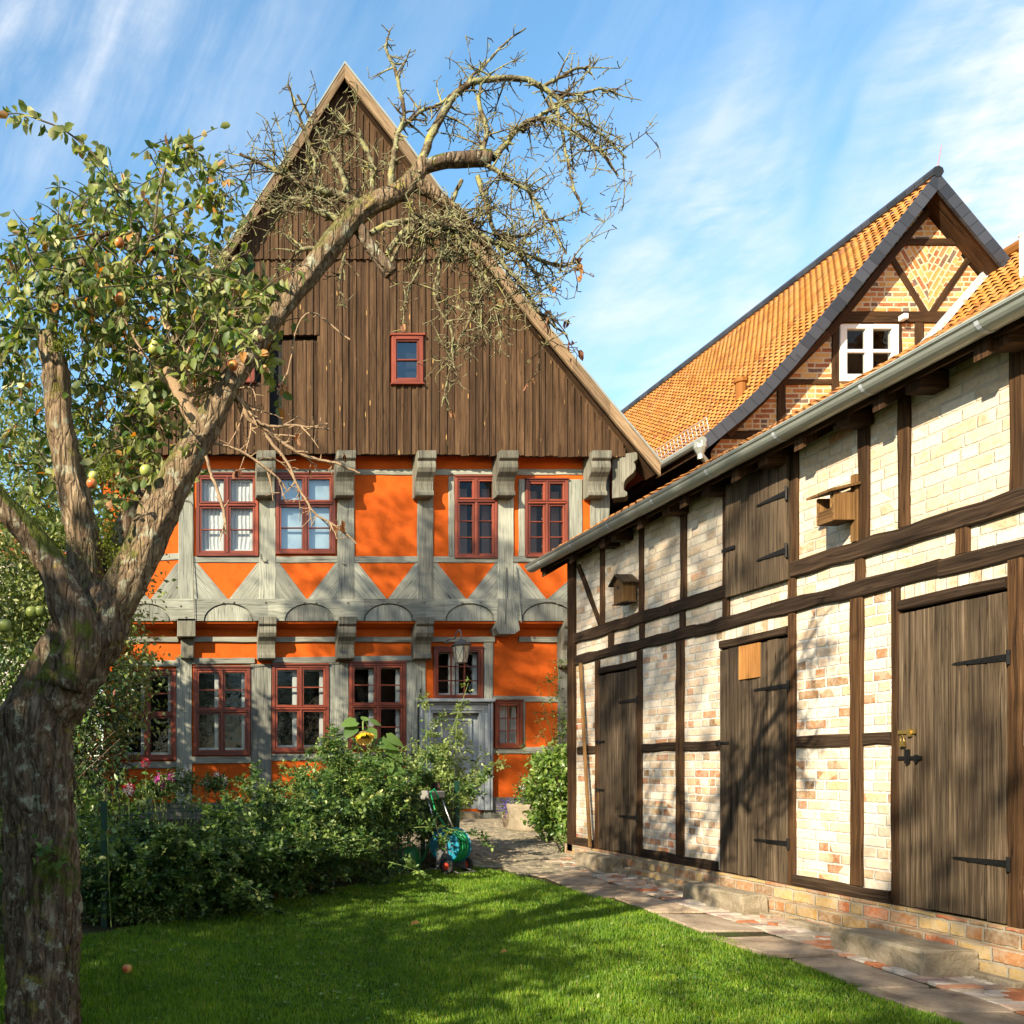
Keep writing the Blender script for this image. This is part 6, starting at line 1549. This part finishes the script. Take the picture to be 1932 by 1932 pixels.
flowerhead(203, 1572, 7.4, .022, [('petal_red', 1)], 'tiny red flower beside the green fence post', n=60)
def cluster(name, px0, py0, Y, rad, pet, k, lab, leafm='rose_leaf', per=24, ps=.03):
    c = np.array(P(px0, py0, Y)); e = empty(name, (c[0], Y, gz(Y)), lab, 'flowers')
    q = [walk((c[0]+rng.normal(0, .04), Y, gz(Y)), (rng.normal(0, .12), rng.normal(0, .1), 1), max(.2, c[2]-gz(Y)), .006, .003, .06, 0, 6) for _ in range(7)]; twigmesh('stems', q, M['greenstem'], e)
    crown('foliage', tuple(c-np.array([0, -.03, rad[2]*.5])), rad, 26, 26, .06, .055, M[leafm], e)
    cc = c+norm(rng.normal(size=(k, 3)))*np.array(rad)*.95; cc[:, 1] = Y-abs(cc[:, 1]-Y); cc[:, 2] = np.maximum(cc[:, 2], c[2]-rad[2]*.4)
    qq = np.repeat(cc, per, 0); leaves('blossom', qq+rng.normal(0, ps*.7, qq.shape), rng.normal(size=qq.shape), ps, M[pet], e)
cluster('geranium', 345, 1462, 12.5, (.16, .14, .13), 'petal_white', 6, 'white flower heads below the second ground-floor window')
cluster('geranium', 405, 1472, 12.5, (.15, .14, .10), 'petal_white', 4, 'white and red flowers rising behind the middle of the hedge')
cluster('hydrangea', 308, 1475, 11.0, (.14, .14, .12), 'petal_magenta', 3, 'magenta hydrangea heads right of the tall red dahlia', per=60)
cluster('hydrangea', 285, 1480, 11.2, (.16, .14, .13), 'petal_pink', 3, 'dusky pink hydrangea behind the dahlia stalks', per=50)
cluster('geranium', 700, 1478, 11.9, (.22, .14, .12), 'petal_white', 6, 'white flowers under the drooping sunflower')
cluster('geranium', 740, 1535, 11.6, (.30, .14, .18), 'petal_red', 6, 'red flowers behind the wire fence near the hose cart')
cluster('geranium', 640, 1520, 11.4, (.2, .14, .14), 'petal_pink', 5, 'pale pink flowers inside the hedge near its right end')
cluster('daisy_patch', 565, 1640, 9.1, (.12, .10, .05), 'petal_white', 9, 'tiny white daisies at the foot of the hedge', per=7, ps=.012)

# ================================================================== FENCE
fm = simple('dark_green_fence_paint', (.01, .055, .035), .45, .2, .2, 10, .1)
A0 = (-1.6, 7.1); A1 = (-.47, 7.55); A2 = (3.55, 11.15)
fe = empty('wire_fence', (A1[0], A1[1], gz(A1[1])), 'dark green wire mesh fence running through the rose hedge', 'fence')
def fence(a, b, hgt):
    a, b = Vector(a), Vector(b); L = (b-a).length; n = int(L/.055); mb = MB()
    for i in range(n+1):
        p = a.lerp(b, i/n); z = gz(p.y); mb.tube([(p.x, p.y, z+.03), (p.x, p.y, z+hgt+.02)], .0026, 4, False)
    for k in range(5):
        zz_ = .05+hgt*k/4.3
        for o in (-.004, .004):
            mb.tube([(a.x, a.y+o, gz(a.y)+zz_), (b.x, b.y+o, gz(b.y)+zz_)], .0032, 4, False)
    mb.build('mesh_panel', fm, fe, weld=False)
fence(A0, A1, .88); fence(A1, (1.54, 9.35), .88); fence((1.54, 9.35), A2, .86)
for p in (A1, (1.54, 9.35), A2, (3.35, 11.9)):
    mb = MB(); z = gz(p[1]); mb.box(p[0]-.025, p[0]+.025, p[1]-.02, p[1]+.02, z-.05, z+.98); mb.box(p[0]-.028, p[0]+.028, p[1]-.023, p[1]+.023, z+.98, z+.995); mb.build('fence_post', fm, fe)
fence(A2, (3.2, 12.4), .95)
# wooden post by gate
mb = MB(); mb.box(3.30, 3.40, 11.30, 11.40, gz(11.3)-.05, gz(11.3)+.98, 2); tag(mb.build('wooden_post', M['door_plank'], bevel=.01), 'weathered wooden post behind the hose cart', 'post')

# ================================================================== HOSE CART
yc = 10.45; xc = PX(850, yc)
hcart = empty('hose_cart', (xc, yc, gz(yc)), 'turquoise garden hose reel cart with green hose and red-hubbed wheels', 'hose reel', rz=R(38)); hcart.scale = (.88, .88, .92)
tq = simple('turquoise_plastic', (.01, .20, .29), .45, 0, .25, 9, .05); gh = simple('green_hose_rubber', (.01, .28, .09), .35, 0, .12, 12, .05); gp = simple('grey_plastic', (.10, .10, .10), .5, 0, .2, 8, .1); rp = simple('red_plastic', (.55, .06, .03), .4); bk = simple('black_rubber', (.015, .015, .015), .7)
zc = .33; mbA = MB()
for sgn in (-1, 1):
    mb = MB(); xo = sgn*.14
    mb.lathe([(0, 0), (.07, 0), (.08, sgn*.012), (.19, sgn*.002), (.205, 0), (.215, -sgn*.008), (.205, -sgn*.014), (0, -sgn*.012)], (xo, 0, zc), 36, 'x')
    fl2 = mb.build('flange', tq, hcart, smooth=False, local=True)
    if sgn < 0:
        mb = MB()
        for k in range(14):
            a = 2*math.pi*k/14; r0, r1 = .10, .17+.02*(k % 2); c, s_ = math.cos(a), math.sin(a)
            mb.tube([(xo-.012, c*r0, zc+s_*r0), (xo-.008, c*r1, zc+s_*r1)], .006, 5)
        mb.build('flange_slot', gp, fl2, local=True)
mb = MB()
for layer in range(4):
    r0 = .205-.0*layer
for i in range(10):
    xx = -.12+.0265*i; r0 = .178+.012*math.sin(i*1.7)
    ring = [(xx+.010*math.sin(k*.9+i), r0*math.cos(2*math.pi*k/28), zc+r0*math.sin(2*math.pi*k/28)) for k in range(29)]
    mb.tube(ring, .0135, 7, False)
for i in range(6):
    xx = -.09+.035*i; r0 = .198+.006*math.sin(i*2.3); ring = [(xx+.016*math.sin(k*.45+i*2), r0*math.cos(2*math.pi*k/28), zc+r0*math.sin(2*math.pi*k/28)) for k in range(29)]
    mb.tube(ring, .013, 7, False)
mb.build('hose', gh, hcart, smooth=True, local=True)
mb = MB(); mb.tube([(.05, -.17, .42), (-.05, -.24, .40), (-.17, -.1, .50), (-.16, .12, .75), (-.14, .2, .98), (-.10, .18, 1.02), (-.05, .14, .9)], .013, 7); mb.build('hose_end', gh, hcart, smooth=True, local=True)
mb = MB()
for sgn in (-1, 1):
    xo = sgn*.175
    mb.prism([(-.10, .04), (.10, .04), (.07, .30), (.05, .42), (-.05, .42), (-.08, .25)], lambda h, v, d, xo=xo: (xo+d, h, v), -.012, .012)
mb.build('side_plate', gp, hcart, local=True, bevel=.003)
mb = MB()
for sgn in (-1, 1): mb.tube([(sgn*.175, .02, .38), (sgn*.165, .14, .66), (sgn*.15, .25, .92)], .011, 8)
mb.build('handle_tube', M['steel'], hcart, smooth=True, local=True)
mb = MB(); mb.box(-.19, .19, .21, .29, .90, .99); mb.box(-.21, -.19, .19, .31, .89, 1.0); mb.build('handle_grip', simple('grey_grip', (.22, .21, .19), .6), hcart, local=True, bevel=.012)
for sgn in (-1, 1):
    mb = MB(); mb.lathe([(.045, -.022), (.085, -.022), (.093, -.012), (.093, .012), (.085, .022), (.045, .022)], (sgn*.21, -.09, .093), 24, 'x'); wh = mb.build('wheel', bk, hcart, smooth=False, local=True)
    mb = MB(); mb.lathe([(0, -.024), (.018, -.026), (.02, -.016), (.05, -.016), (.05, .016), (.02, .016), (0, .024)], (sgn*.21, -.09, .093), 18, 'x'); 
    for k in range(6): a = k*math.pi/3; mb.tube([(sgn*.21-.02, -.09, .093), (sgn*.21-.02, -.09+.045*math.cos(a), .093+.045*math.sin(a))], .006, 5)
    mb.build('hub', rp, wh, local=True)
mb = MB(); 
for sgn in (-1, 1): mb.tube([(sgn*.16, -.06, .06), (sgn*.16, .20, .03), (sgn*.16, .24, .012)], .008, 6)
mb.tube([(-.16, -.22, .02), (.16, -.26, .02)], .008, 6); mb.tube([(-.16, -.22, .02), (-.16, -.06, .06)], .008, 6); mb.tube([(.16, -.26, .02), (.16, -.06, .06)], .008, 6)
mb.build('stand', M['steel'], hcart, local=True)
# watering can
yw = 10.75; xw = PX(776, yw); zw = gz(yw); wc = empty('watering_can', (xw, yw, zw), 'green plastic watering can in the shade beside the hose cart', 'watering can')
gpl = simple('green_plastic', (.01, .20, .05), .4); mb = MB(); mb.lathe([(0, 0), (.10, 0), (.115, .02), (.10, .20), (.08, .24), (.05, .25)], (xw, yw, zw), 20); mb.build('can_body', gpl, wc, smooth=True)
mb = MB(); mb.tube([(xw+.09, yw, zw+.06), (xw+.14, yw, zw+.12), (xw+.19, yw, zw+.24), (xw+.21, yw, zw+.29)], [.02, .016, .012, .02], 8); mb.build('spout', gpl, wc, smooth=True)
mb = MB(); mb.tube([(xw-.09, yw, zw+.08), (xw-.14, yw, zw+.16), (xw-.12, yw, zw+.26), (xw-.02, yw, zw+.31), (xw+.05, yw, zw+.26)], .011, 7); mb.build('handle', gpl, wc, smooth=True)

# ================================================================== TREES OUTSIDE THE FRAME (they shade the garden)
offt = [(-6.6, -5.4, 11.0, 2.0, 170), (-6.3, -1.1, 6.9, 1.2, 120), (-6.2, .6, 6.8, 1.5, 95), (-6.0, 2.7, 6.3, 1.4, 140), (-6.5, 5.2, 5.4, 1.5, 100), (-6.4, 7.9, 5.6, 1.4, 120), (-4.3, 13.2, 7.2, 1.5, 200), (-6.3, 13.6, 8.0, 1.8, 200), (-2.9, 2.4, 3.6, 1.1, 90)]
for i, (x_, y_, h_, r_, nc) in enumerate(offt):
    tree('hedge_tree', x_, y_, h_, r_, 'leafy garden tree beyond the left edge of the photo', M['tree_leaf'], nc, 45, .19, rc=.32, group='trees outside the frame at left', crz=h_*.46, zc=h_*.50, trunk=.16)
tree('tall_tree', -8.2, 5.4, 15.6, 1.9, 'tall airy tree beyond the left edge of the photo', M['tree_leaf'], 105, 55, .18, rc=.33, crz=2.8, zc=12.9, trunk=.2, ry=2.3)
tree('tall_tree', -8.2, -1.6, 14.0, 1.5, 'tall thin tree beyond the left edge of the photo', M['tree_leaf'], 75, 45, .17, rc=.28, crz=2.1, zc=12.4, trunk=.12, ry=1.7)
for x_, y_, h_ in ((-3.5, -12, 9), (1.5, -14, 11), (7.5, -12, 8.5)):
    tree('garden_tree', x_, y_, h_, 2.6, 'broad leafy tree behind the camera, outside the photo', M['tree_leaf'], 130, 45, .22, rc=.5, group='trees behind the camera', crz=h_*.4, zc=h_*.58, trunk=.2)
